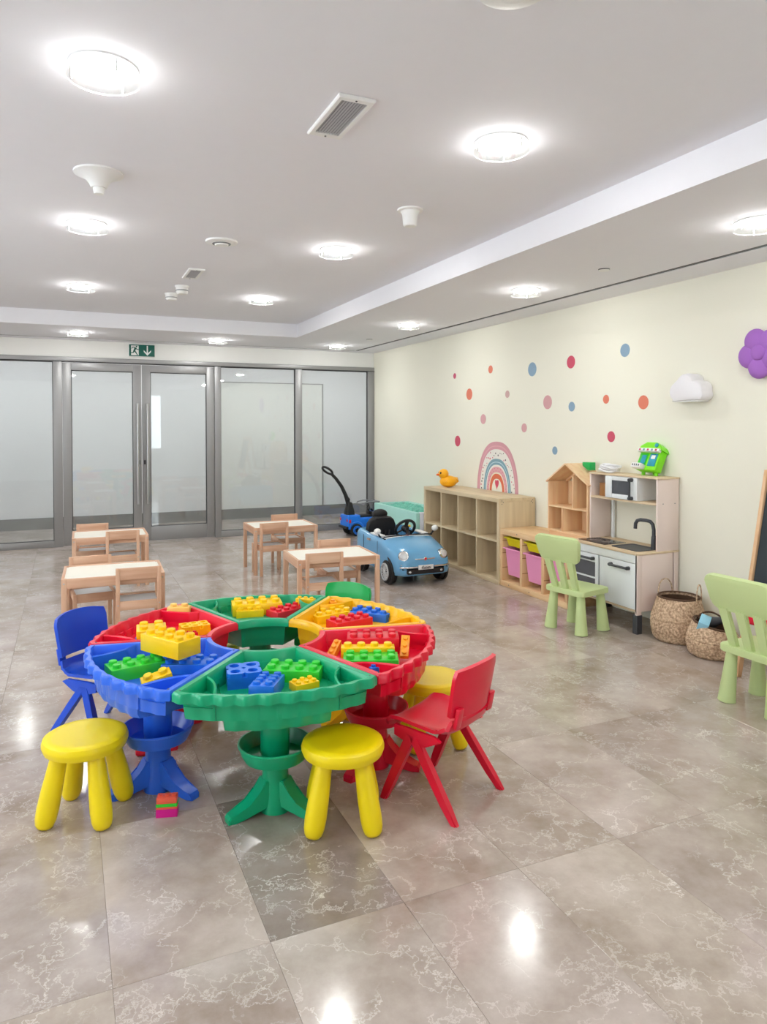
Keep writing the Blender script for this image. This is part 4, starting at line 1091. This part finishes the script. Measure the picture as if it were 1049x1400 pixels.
for (ya, za), (yb_, zb) in (((-.014, HZE - .008), (cyh, HZA)), ((cyh, HZA), (Lh + .014, HZE - .008))):
    dy, dz = yb_ - ya, zb - za; n = Vector((-dz, dy)).normalized() * t
    q = [(ya, z_(za)), (yb_, z_(zb)), (yb_ + n.x, z_(zb) + n.y), (ya + n.x, z_(za) + n.y)]
    MB().loft([[Vector((-.008, y, z)) for y, z in q], [Vector((Dh, y, z)) for y, z in q]]).build('roof_panel', hpine[1], hs)
# back wall boards leaving window openings
for y0, y1, z0, z1 in ((.012, .03, HZ0 + .012, fz), (.09, .31, HZ0 + .012, fz), (.322, .49, HZ0 + .012, fz), (.012, .03, fz + .012, HZE), (.10, .175, fz + .012, HZE + .03), (.255, .40, fz + .012, HZE + .04), (.40, .49, fz + .012, HZE)):
    MB().box(Dh - .01, Dh, y0, y1, z_(z0), z_(z1)).build('back_board', hpine[2], hs)
MB().bar((Dh - .03, cyh + .02, z_(HZA - .03)), (Dh - .03, Lh - .02, z_(HZE)), .02, .015, .002).build('roof_batten', hpine[1], hs)
gbk = MB().prism([(-.035, .0), (.022, -.028), (.045, -.028), (.045, .035), (-.045, .035), (-.045, .01)], -.03, .03, Matrix(((0, 0, 1, 0), (-1, 0, 0, 0), (0, 1, 0, 0), (0, 0, 0, 1))), bev=.004).build('toy_block', 'gchair')
gbk.location = (3.84, 4.60, HZA - .012); tag(gbk, 'dark green toy block on the toy house roof', 'toy block')

# ================================================================== BASKETS
def make_basket(label, loc, r, h, tilt=0, slump=0):
    o = thing('basket', label, 'basket', loc)
    nt_, nz_ = 150, 44; b = MB(); loops = []
    def rad_at(t):
        if t < .10: return r * (.80 + .12 * math.sin(t / .10 * PI / 2))
        if t < .46: return r * (.92 + .08 * math.sin((t - .10) / .36 * PI * .62))
        if t < .52: return r * (.995 - .035 * math.sin((t - .46) / .06 * PI))
        return r * (.995 - .25 * ((t - .52) / .48) ** 1.05)
    for k in range(nz_ + 1):
        t = k / nz_; L = []
        for i in range(nt_):
            a = 2 * PI * i / nt_
            wv = .0032 * math.cos(i * 2 * PI / 6 + (k // 2) * PI * .75) * (1 if k % 2 else .2)
            rr_ = rad_at(t) + wv
            z = h * t * (1 - slump * t * (0.5 + .5 * math.cos(a - rad(-60))))
            L.append(Vector((rr_ * math.cos(a), rr_ * math.sin(a), z)))
        loops.append(L)
    for k in range(nz_, 3, -4):
        t = k / nz_
        loops.append([Vector((v.x * (1 - .012 / r), v.y * (1 - .012 / r), v.z)) for v in loops[k]])
    b.loft(loops, True, True)
    b.build('body', 'seagrass', o, 80)
    ring = [Vector((v.x * .985, v.y * .985, v.z + .002)) for v in loops[nz_]][::5]
    MB().tube(ring, .007, 8, closed=True).build('rim', 'basketdark', o)
    inn = MB(); tI = int(nz_ * .97); rr_ = [Vector((v.x * .88, v.y * .88, v.z)) for v in loops[tI]]
    lo = [Vector((v.x * .9, v.y * .9, .03)) for v in loops[10]]
    inn.loft([rr_, lo], False, True); inn.build('lining', 'basketdark', o)
    return o, rad_at(1.0)
bs1, r1 = make_basket('tall seagrass belly basket with two handles beside the play kitchen', (3.722, 3.555, 0), .176, .285)
for s in (-1, 1):
    a = rad(85 if s > 0 else 298)
    c, s_ = math.cos(a), math.sin(a); px, py = -s_, c
    pts = [Vector((c * r1 * .98 + px * x, s_ * r1 * .98 + py * x, .25 + z)) for x, z in ((-.055, 0), (-.058, .05), (-.048, .095), (-.026, .122), (0, .13), (.026, .122), (.048, .095), (.058, .05), (.055, 0))]
    MB().tube(pts, .0042, 8).build('handle', 'seagrass', bs1)
bs2, r2 = make_basket('slumped seagrass basket filled with toys beside the easel', (3.665, 3.222, 0), .158, .215, slump=.22)
pts = [Vector((r2 * .9 * math.cos(a), r2 * .9 * math.sin(a), .21 + .03 * math.sin((a - .2) / 1.6 * PI))) for a in [.2 + 1.6 * k / 10 for k in range(11)]]
MB().tube(pts, .006, 8).build('handle', 'basketdark', bs2)
o = MB().box(-.045, .045, -.03, .03, 0, .07, .004).build('toy_box', 'paleblue'); o.location = (3.585, 3.235, .175); o.rotation_euler = (rad(20), rad(-25), rad(30)); tag(o, 'pale blue toy box poking out of the slumped basket', 'toy')
o = MB().lathe([(.001, 0), (.03, .004), (.034, .05), (.022, .09), (.02, .16), (.001, .165)], 16, (0, 0, 0), (.8, -.5, .25)).build('toy_horn', 'darkgrey'); o.location = (3.63, 3.25, .19); tag(o, 'dark grey toy handle lying in the slumped basket', 'toy')

# ================================================================== EASEL
es = thing('blackboard_easel', 'pine child easel with blackboard and red tray', 'easel', (3.47, 2.58, 0))
# rails lean towards the wall; far rail and near rail
topx, topz = .225, 1.165
for y in (-.30, .30):
    MB().bar((0, y, 0), (topx, y, topz), .035, .022, .002, up=(0, 1, 0)).build('front_rail', easelw[2], es)
    MB().bar((topx + .19, y * .93, 0), (topx + .012, y * .93, topz - .03), .03, .02, .002, up=(0, 1, 0)).build('rear_leg', easelw[2], es)
def lean(z): return topx * z / topz
for z in (.46, 1.12): MB().bar((lean(z), -.29, z), (lean(z), .29, z), .022, .03, .002).build('cross_rail', easelw[1], es)
tm = Matrix.Translation((lean(.79), 0, .79)) @ Matrix.Rotation(math.atan2(topx, topz), 4, 'Y')
MB().box(-.006, .006, -.283, .283, -.325, .325, 0, mat=tm).build('blackboard', 'chalk', es)
MB().bar((topx, -.3, topz - .01), (topx, .3, topz - .01), .03, .025, .002).build('top_rail', easelw[1], es)
ty_ = MB(); zx = .30
ty_.box(lean(zx) - .005, lean(zx) + .14, -.285, .285, zx, zx + .008, .002)
for q in ((lean(zx) - .005, lean(zx) + .003, -.285, .285), (lean(zx) + .132, lean(zx) + .14, -.285, .285), (lean(zx), lean(zx) + .14, -.285, -.277), (lean(zx), lean(zx) + .14, .277, .285)): ty_.box(*q, zx, zx + .05, .002)
ty_.build('red_tray', 'red', es)

# ================================================================== WALL LAMPS
cl = thing('cloud_wall_lamp', 'white cloud-shaped wall lamp with a flat bottom', 'wall lamp', (W, 3.60, 1.588))
cp = []
def arc(cx, cz, r, a0, a1, n):
    for k in range(n): a = rad(a0 + (a1 - a0) * k / (n - 1)); cp.append((cx + r * math.cos(a), cz + r * math.sin(a)))
# outline in (y, z): near lobe, big lobe, far lobe
cp.append((.135, .0)); arc(.09, .065, .065, -60, 60, 7); arc(.01, .095, .092, 35, 130, 10); arc(-.07, .075, .06, 80, 190, 8); arc(-.095, .04, .04, 150, 250, 6)
cpt = [(y, max(0, z)) for y, z in cp]
def cloop(x, f): 
    return [Vector((x, y * f, .085 + (z - .085) * f if z > .002 else (0 if f > .9 else .085 * (1 - f) * .25))) for y, z in cpt]
MB().loft([cloop(-.001, .97), cloop(-.012, 1.0), cloop(-.075, 1.0), cloop(-.098, .96), cloop(-.108, .85)]).build('shade', 'cloud', cl, 40)
MB().box(-.10, -.004, -.10, .11, -.006, .002, .002).build('base_plate', 'white', cl)
fl = thing('flower_wall_lamp', 'purple padded five-petal flower on the wall', 'wall decoration', (W, 3.085, 1.868))
for k in range(5):
    a = rad(62 + 72 * k)
    MB().ball((-.035, .084 * math.cos(a), .084 * math.sin(a)), .036, .076, .076, 28).build('petal', 'purple', fl)
MB().ball((-.060, 0, 0), .024, .050, .050, 24).build('centre', 'purple', fl)
MB().lathe([(.09, 0), (.09, .02)], 24, (0, 0, 0), (-1, 0, 0)).build('backing', 'purple', fl)

# ================================================================== PALE BLUE TOY CAR
car = thing('toy_car', 'pale blue ride-on toy car with black seat and white dashboard', 'toy car', (2.91, 6.20, 0), rad(180))
SE = [  # y, half width, bottom, side shoulder, crown
    (.545, .185, .115, .190, .200), (.535, .225, .100, .215, .235), (.515, .250, .090, .245, .270), (.47, .268, .085, .280, .312), (.40, .280, .085, .308, .345),
    (.30, .287, .085, .338, .374), (.22, .289, .085, .362, .392), (.195, .289, .085, .368, .396)]
def csec(y, w_, zb, zs, zc, zi=None, ziw=.80):
    half = [(0, zb), (.75 * w_, zb), (.95 * w_, zb + .012), (w_, zb + .05), (w_ * 1.0, (zb + zs) / 2), (w_ * .985, zs - .05), (w_ * .945, zs - .014), (w_ * .88, zs)]
    if zi is None: half += [(w_ * .72, zs + (zc - zs) * .5), (w_ * .5, zs + (zc - zs) * .8), (w_ * .25, zs + (zc - zs) * .96), (0, zc)]
    else: half += [(w_ * ziw, zs - .004), (w_ * (ziw - .03), zi + .01), (w_ * .4, zi), (0, zi)]
    pts = half + [(-x, z) for x, z in reversed(half[1:-1])]
    return [Vector((x, y, z)) for x, z in pts]
L = [csec(*s) for s in SE]
for y, w_, zs in ((.19, .289, .370), (.05, .29, .384), (-.10, .29, .388), (-.25, .288, .402), (-.38, .282, .408)): L.append(csec(y, w_, .085, zs, zs, zi=.17))
L += [csec(-.385, .281, .085, .409, .42), csec(-.44, .268, .09, .385, .40), csec(-.49, .245, .10, .335, .35), csec(-.515, .21, .12, .28, .295), csec(-.52, .17, .15, .24, .25)]
MB().loft(L).build('body', 'carblue', car, 50)
MB().box(-.225, .225, .06, .19, .375, .388, .004).build('dashboard', 'white', car)
for s in (-1, 1): MB().box(s * .225 - .03, s * .225 + .03, -.12, .10, .388, .402, .004).build('sill_trim', 'white', car)
wsf = MB(); 
wsf.tube([(-.25, .185, .395), (-.2, .205, .402), (-.1, .218, .408), (0, .222, .41), (.1, .218, .408), (.2, .205, .402), (.25, .185, .395)], .006, 8); wsf.build('windscreen_edge', 'black', car)
def dash_knob(x, y, mt, r_): MB().lathe([(r_, 0), (r_, .012), (.001, .014)], 12, (x, y, .387), (x, y, 1.387)).build('dash_knob', mt, car)
dash_knob(-.02, .13, 'd_red', .016); dash_knob(.05, .14, 'r_pink', .010); dash_knob(-.10, .12, 'grey', .012)
# seat (driver side) with headrest
st_ = MB(); st_.prism(rpoly(.155, .13, .07, 6, hw_top=.14), -.035, .035, Matrix.Translation((.08, -.27, .40)) @ Matrix.Rotation(rad(90 - 14), 4, 'X'), bev=.02); st_.build('seat_back', 'blacksoft', car)
for k in range(5): MB().bar((.0 + k * .04, -.228, .33), (.0 + k * .04, -.248, .44), .020, .012, .004).build('seat_rib', 'blacksoft', car)
MB().box(-.05, .21, -.24, -.02, .17, .26, .03).build('seat_cushion', 'blacksoft', car)
hd = MB(); hd.ball((.08, -.295, .548), .085, .038, .05, 24); hd.build('headrest', 'blacksoft', car)
MB().cyl((.08, -.29, .49), (.08, -.29, .54), .02, 10).build('headrest_post', 'black', car)
swm = Matrix.Translation((-.06, .0, .435)) @ Matrix.Rotation(rad(58), 4, 'X')
swr = MB().tube([swm @ Vector((.098 * math.cos(2 * PI * k / 28), .098 * math.sin(2 * PI * k / 28), 0)) for k in range(28)], .014, 10, closed=True).build('steering_wheel', 'black', car)
hb = MB(); hb.ball(tuple(swm @ Vector((0, 0, .0))), .04, .03, .035, 16)
for a in (90, 210, 330): hb.bar(swm @ Vector((0, 0, 0)), swm @ Vector((.095 * math.cos(rad(a)), .095 * math.sin(rad(a)), 0)), .028, .012, .003)
hb.build('wheel_hub', 'black', swr)
MB().ball(tuple(swm @ Vector((-.045, .02, .012))), .012, .012, .012, 10).build('horn_button', 'ybrick', swr)
MB().cyl(swm @ Vector((0, 0, 0)), (-.06, .10, .37), .018, 10).build('steering_column', 'black', car)
def wheel(parent, x, y, r, wd_, s, rim_mat, spokes):
    w_ = MB().lathe([(.001, 0), (r * .72, 0), (r * .80, .05), (r * .95, .1), (r, .3), (r, .7), (r * .95, .9), (r * .8, .95), (r * .72, 1), (.001, 1)], 32, (x - s * wd_, y, r), (x, y, r)).build('wheel', 'tyre', parent)
    rm = MB(); 
    rm.lathe([(r * .74, 0), (r * .74, .010), (r * .66, .013), (r * .64, .004)], 32, (x, y, r), (x + s, y, r), cap=False)
    rm.lathe([(r * .20, 0), (r * .20, .012), (r * .14, .016), (.001, .016)], 20, (x, y, r), (x + s, y, r))
    for k in range(spokes):
        a = 2 * PI * k / spokes
        rm.bar((x + s * .005, y + r * .15 * math.cos(a), r + r * .15 * math.sin(a)), (x + s * .005, y + r * .68 * math.cos(a), r + r * .68 * math.sin(a)), .008, .010, .001, up=(1, 0, 0))
    rm.build('rim', rim_mat, w_)
    MB().lathe([(r * .66, 0), (r * .66, .002), (.001, .002)], 24, (x, y, r), (x + s, y, r)).build('rim_back', 'darkgrey', w_)
    return w_
for s in (-1, 1):
    for y in (.33, -.31):
        ar = MB().lathe([(.128, 0), (.128, .02), (.001, .02)], 36, (s * .262, y, .118), (s * (.262 + 1), y, .118)).build('wheel_arch', 'black', car)
        wheel(car, s * .298, y, .108, .085, s, 'lens', 14)
for s in (-1, 1):
    hl = MB().lathe([(.001, -.02), (.048, -.02), (.048, .004), (.042, .012), (.001, .016)], 28, (s * .197, .503, .268), (s * .197 + s * .26, 1.43, .268 + .32)); hl = hl.build('headlight', 'chrome', car)
    MB().lathe([(.001, 0), (.036, .012), (.030, .02), (.001, .026)], 24, (s * .197, .503, .268), (s * .197 + s * .26, 1.43, .268 + .32)).build('lens', 'lens', hl)
    MB().ball((s * .212, .515, .192), .026, .016, .018, 16).build('fog_light', 'lens', car)
    MB().tube([(s * .082, .549, .172), (s * .14, .547, .172), (s * .19, .541, .172), (s * .225, .530, .173), (s * .240, .520, .174)], .009, 8).build('bumper_chrome', 'chrome', car)
    MB().bar((s * .018, .540, .238), (s * .10, .532, .240), .008, .010, .003).build('nose_chrome', 'chrome', car)
    mr = MB(); mr.tube([(s * .262, .14, .39), (s * .285, .15, .42)], .008, 8); mr.build('mirror_stalk', 'black', car)
    mm = MB(); mm.ball((s * .298, .155, .448), .034, .024, .028, 18); mm.build('mirror', 'white', car)
    MB().bar((s * .2915, -.10, .345), (s * .2915, -.03, .350), .008, .014, .003).build('door_handle', 'chrome', car)
    MB().box(s * .2885 - .0015, s * .2885 + .0015, .13, .134, .13, .355).build('door_seam', 'dark', car)
    MB().box(s * .2895 - .0015, s * .2895 + .0015, -.20, -.196, .13, .375).build('door_seam', 'dark', car)
gp = MB(); gp.prism(rpoly(.185, .022, .018), 0, .02, Matrix.Translation((0, .532, .132)) @ Matrix.Rotation(rad(90), 4, 'X') @ Matrix.Translation((0, 0, -.02))); gp.build('grille', 'black', car)
for s in (-1, 1): MB().ball((s * .155, .552, .132), .012, .006, .010, 12).build('driving_light', 'lens', car)
pl = MB().box(-.075, .075, .549, .556, .148, .188, .002).build('number_plate', 'white', car)
# cursive lettering strip on the plate
def plate_stroke(pts): MB().tube([(-x, .5575, z) for x, z in pts], .0022, 6).build('plate_lettering', 'black', pl)
plate_stroke([(-.045, .160), (-.040, .170), (-.034, .177), (-.022, .179)]); plate_stroke([(-.041, .168), (-.028, .169)])
x_ = -.026
wv = []
for k in range(22): wv.append((x_ + k * .0034, .166 + .0055 * math.sin(k * 1.55) + .001))
plate_stroke(wv)
plate_stroke([(-.040, .157), (-.01, .1555), (.02, .156), (.05, .158)])
em = MB().lathe([(.017, 0), (.017, .006), (.013, .008), (.001, .008)], 20, (0, .536, .240), (0, 1.536, .26)).build('emblem', 'chrome', car)
MB().lathe([(.011, 0), (.011, .002), (.001, .002)], 16, (0, .545, .2402), (0, 1.545, .26)).build('emblem_face', 'red', em)
MB().cyl((0, .30, 0.0), (0, .30, .09), .008, 10).build('prop_pin', 'midgrey', car)

# ================================================================== BLUE PUSH CAR
pc = thing('push_car', 'bright blue ride-on jeep with long black push handle', 'toy car', (3.474, 8.674, 0), rad(3))
# local +x = forward
def psec(x, w_, zb, zt): 
    P = rpoly(w_, (zt - zb) / 2, .018, 3); return [Vector((x, y, (zb + zt) / 2 + z)) for y, z in P]
MB().loft([psec(-.20, .12, .125, .262), psec(-.19, .128, .115, .272), psec(-.03, .13, .112, .272), psec(-.025, .13, .112, .235), psec(.20, .13, .112, .235), psec(.205, .13, .112, .30), psec(.235, .13, .112, .305), psec(.25, .13, .112, .27), psec(.40, .118, .115, .262), psec(.415, .11, .125, .25)]).build('body', 'jeepblue', pc)
MB().box(-.03, .20, -.085, .085, .23, .262, .012).build('seat', 'blacksoft', pc)
MB().box(.16, .20, -.10, .10, .25, .30, .01).build('seat_front', 'black', pc)
for s in (-1, 1):
    for x in (-.08, .32):
        fm = MB().tube([(x + .098 * math.cos(a), s * .118, .085 + .098 * math.sin(a)) for a in [rad(5 + 17 * k) for k in range(11)]], .018, 8).build('fender', 'jeepblue', pc)
        wl = MB().lathe([(.001, 0), (.058, 0), (.072, .08), (.082, .2), (.082, .8), (.072, .95), (.058, 1), (.001, 1)], 28, (x, s * .075, .082), (x, s * .145, .082)).build('wheel', 'tyre', pc)
        rm = MB(); rm.lathe([(.056, 0), (.056, .010), (.046, .012), (.044, .002)], 28, (x, s * .145, .082), (x, s * 1.145, .082), cap=False)
        for k in range(5):
            a = 2 * PI * k / 5 + .3; b2 = 2 * PI * (k + 1) / 5 + .3
            rm.bar((x + .040 * math.cos(a), s * .150, .082 + .040 * math.sin(a)), (x + .040 * math.cos(b2), s * .150, .082 + .040 * math.sin(b2)), .008, .010, .001, up=(0, 1, 0))
        rm.build('rim', 'jeepblue', wl)
    MB().box(-.207, -.195, s * .105 - .014, s * .105 + .014, .19, .225, .003).build('tail_light', 'redbrick', pc)
    MB().box(-.185, -.163, s * .128, s * .136, .178, .215, .003).build('side_light', 'redbrick', pc)
MB().box(-.225, -.19, -.125, .125, .10, .13, .006).build('rear_bumper', 'black', pc)
MB().box(.05, .20, -.11, .11, .085, .112, .004).build('running_board', 'black', pc)
MB().box(-.15, .40, -.07, .07, .085, .115, .004).build('chassis', 'black', pc)
for s in (-1, 1): MB().tube([(.235, s * .10, .29), (.25, s * .105, .40), (.25, s * .10, .425)], .010, 8).build('windscreen_post', 'midgrey', pc)
MB().box(.235, .265, -.115, .115, .42, .44, .008).build('windscreen_bar', 'midgrey', pc)
MB().box(.25, .254, -.10, .10, .31, .42).build('windscreen', 'lampglass', pc)
for s in (-1, 1): MB().tube([(.245, s * .105, .43), (.12, s * .105, .435), (.04, s * .105, .42), (.03, s * .105, .40)], .009, 8).build('roll_bar', 'midgrey', pc)
MB().tube([(.03, -.105, .40), (.03, .105, .40)], .009, 8).build('roll_bar', 'midgrey', pc)
MB().box(.262, .292, .09, .115, .28, .44, .006).build('side_mirror', 'black', pc)
MB().tube([(.15 + .02 * math.cos(2 * PI * k / 20) , .06 * math.cos(2 * PI * k / 20), .345 + .05 * math.sin(2 * PI * k / 20)) for k in range(20)], .009, 8, closed=True).build('steering_wheel', 'black', pc)
MB().ball((.165, 0, .345), .02, .03, .03, 12).build('horn_pad', 'midgrey', pc)
MB().cyl((.165, 0, .34), (.22, 0, .30), .014, 10).build('steering_column', 'black', pc)
br = MB(); br.loft([[Vector((x, y, z)) for x, y in rpoly(a, b_, .012, 3)] for z, a, b_ in ((.262, .055, .06), (.32, .052, .055), (.38, .036, .045), (.43, .026, .035))]); br.xf(Matrix.Translation((-.125, 0, 0))); br.build('backrest', 'black', pc)
hp_ = [(-.125, 0, .34), (-.15, 0, .45), (-.18, 0, .53), (-.235, 0, .64), (-.31, 0, .74), (-.37, 0, .80)]
MB().tube(hp_, [.030, .030, .025, .023, .021, .020], 12).build('push_handle', 'black', pc)
MB().ball((-.15, 0, .465), .034, .036, .03, 14).build('handle_joint', 'black', pc)
lp = []
for k in range(24):
    a = 2 * PI * k / 24; c, s_ = math.cos(a), math.sin(a)
    d = Vector((-.8, 0, .6)).normalized(); lp.append(Vector((-.43, 0, .85)) + d * (.075 * c) + Vector((0, .05 * s_, 0)) + Vector((-.55 * .02 * s_, 0, -.83 * .018 * s_)))
MB().tube(lp, .015, 10, closed=True).build('handle_grip', 'black', pc)

# ================================================================== BALL PIT
bp = thing('ball_pit', 'mint green foam ball pit behind the cube shelf', 'ball pit', (3.45, 6.935, 0))
bx_, by_, bz_ = W - 3.45 - .004, 1.15, .478; tw = .05
MB().box(0, tw, 0, by_, 0, bz_, .008).build('side_wall', 'mint', bp)
MB().box(bx_ - tw, bx_, 0, by_, 0, bz_, .008).build('side_wall', 'mint', bp)
MB().box(tw, bx_ - tw, 0, tw, 0, bz_, .008).build('end_wall', 'pitwhite', bp)
MB().box(tw, bx_ - tw, by_ - tw, by_, 0, bz_, .008).build('end_wall', 'mint', bp)
MB().box(tw, bx_ - tw, tw, by_ - tw, .02, .40).build('fill', 'teal', bp)
pb = MB(); rp = random.Random(11)
nxp, nyp = 6, 17
for i in range(nxp):
    for j in range(nyp):
        x = tw + .03 + i * (bx_ - 2 * tw - .06) / (nxp - 1); y = tw + .03 + j * (by_ - 2 * tw - .06) / (nyp - 1)
        pb.ball((x + rp.uniform(-.006, .006), y + rp.uniform(-.006, .006), .432 + rp.uniform(-.008, .016)), .033, n=10)
po = pb.build('pit_balls', 'teal'); po.location = (3.45, 6.935, 0); po['kind'] = 'stuff'; tag(po, 'mint and teal plastic balls filling the ball pit', 'balls')
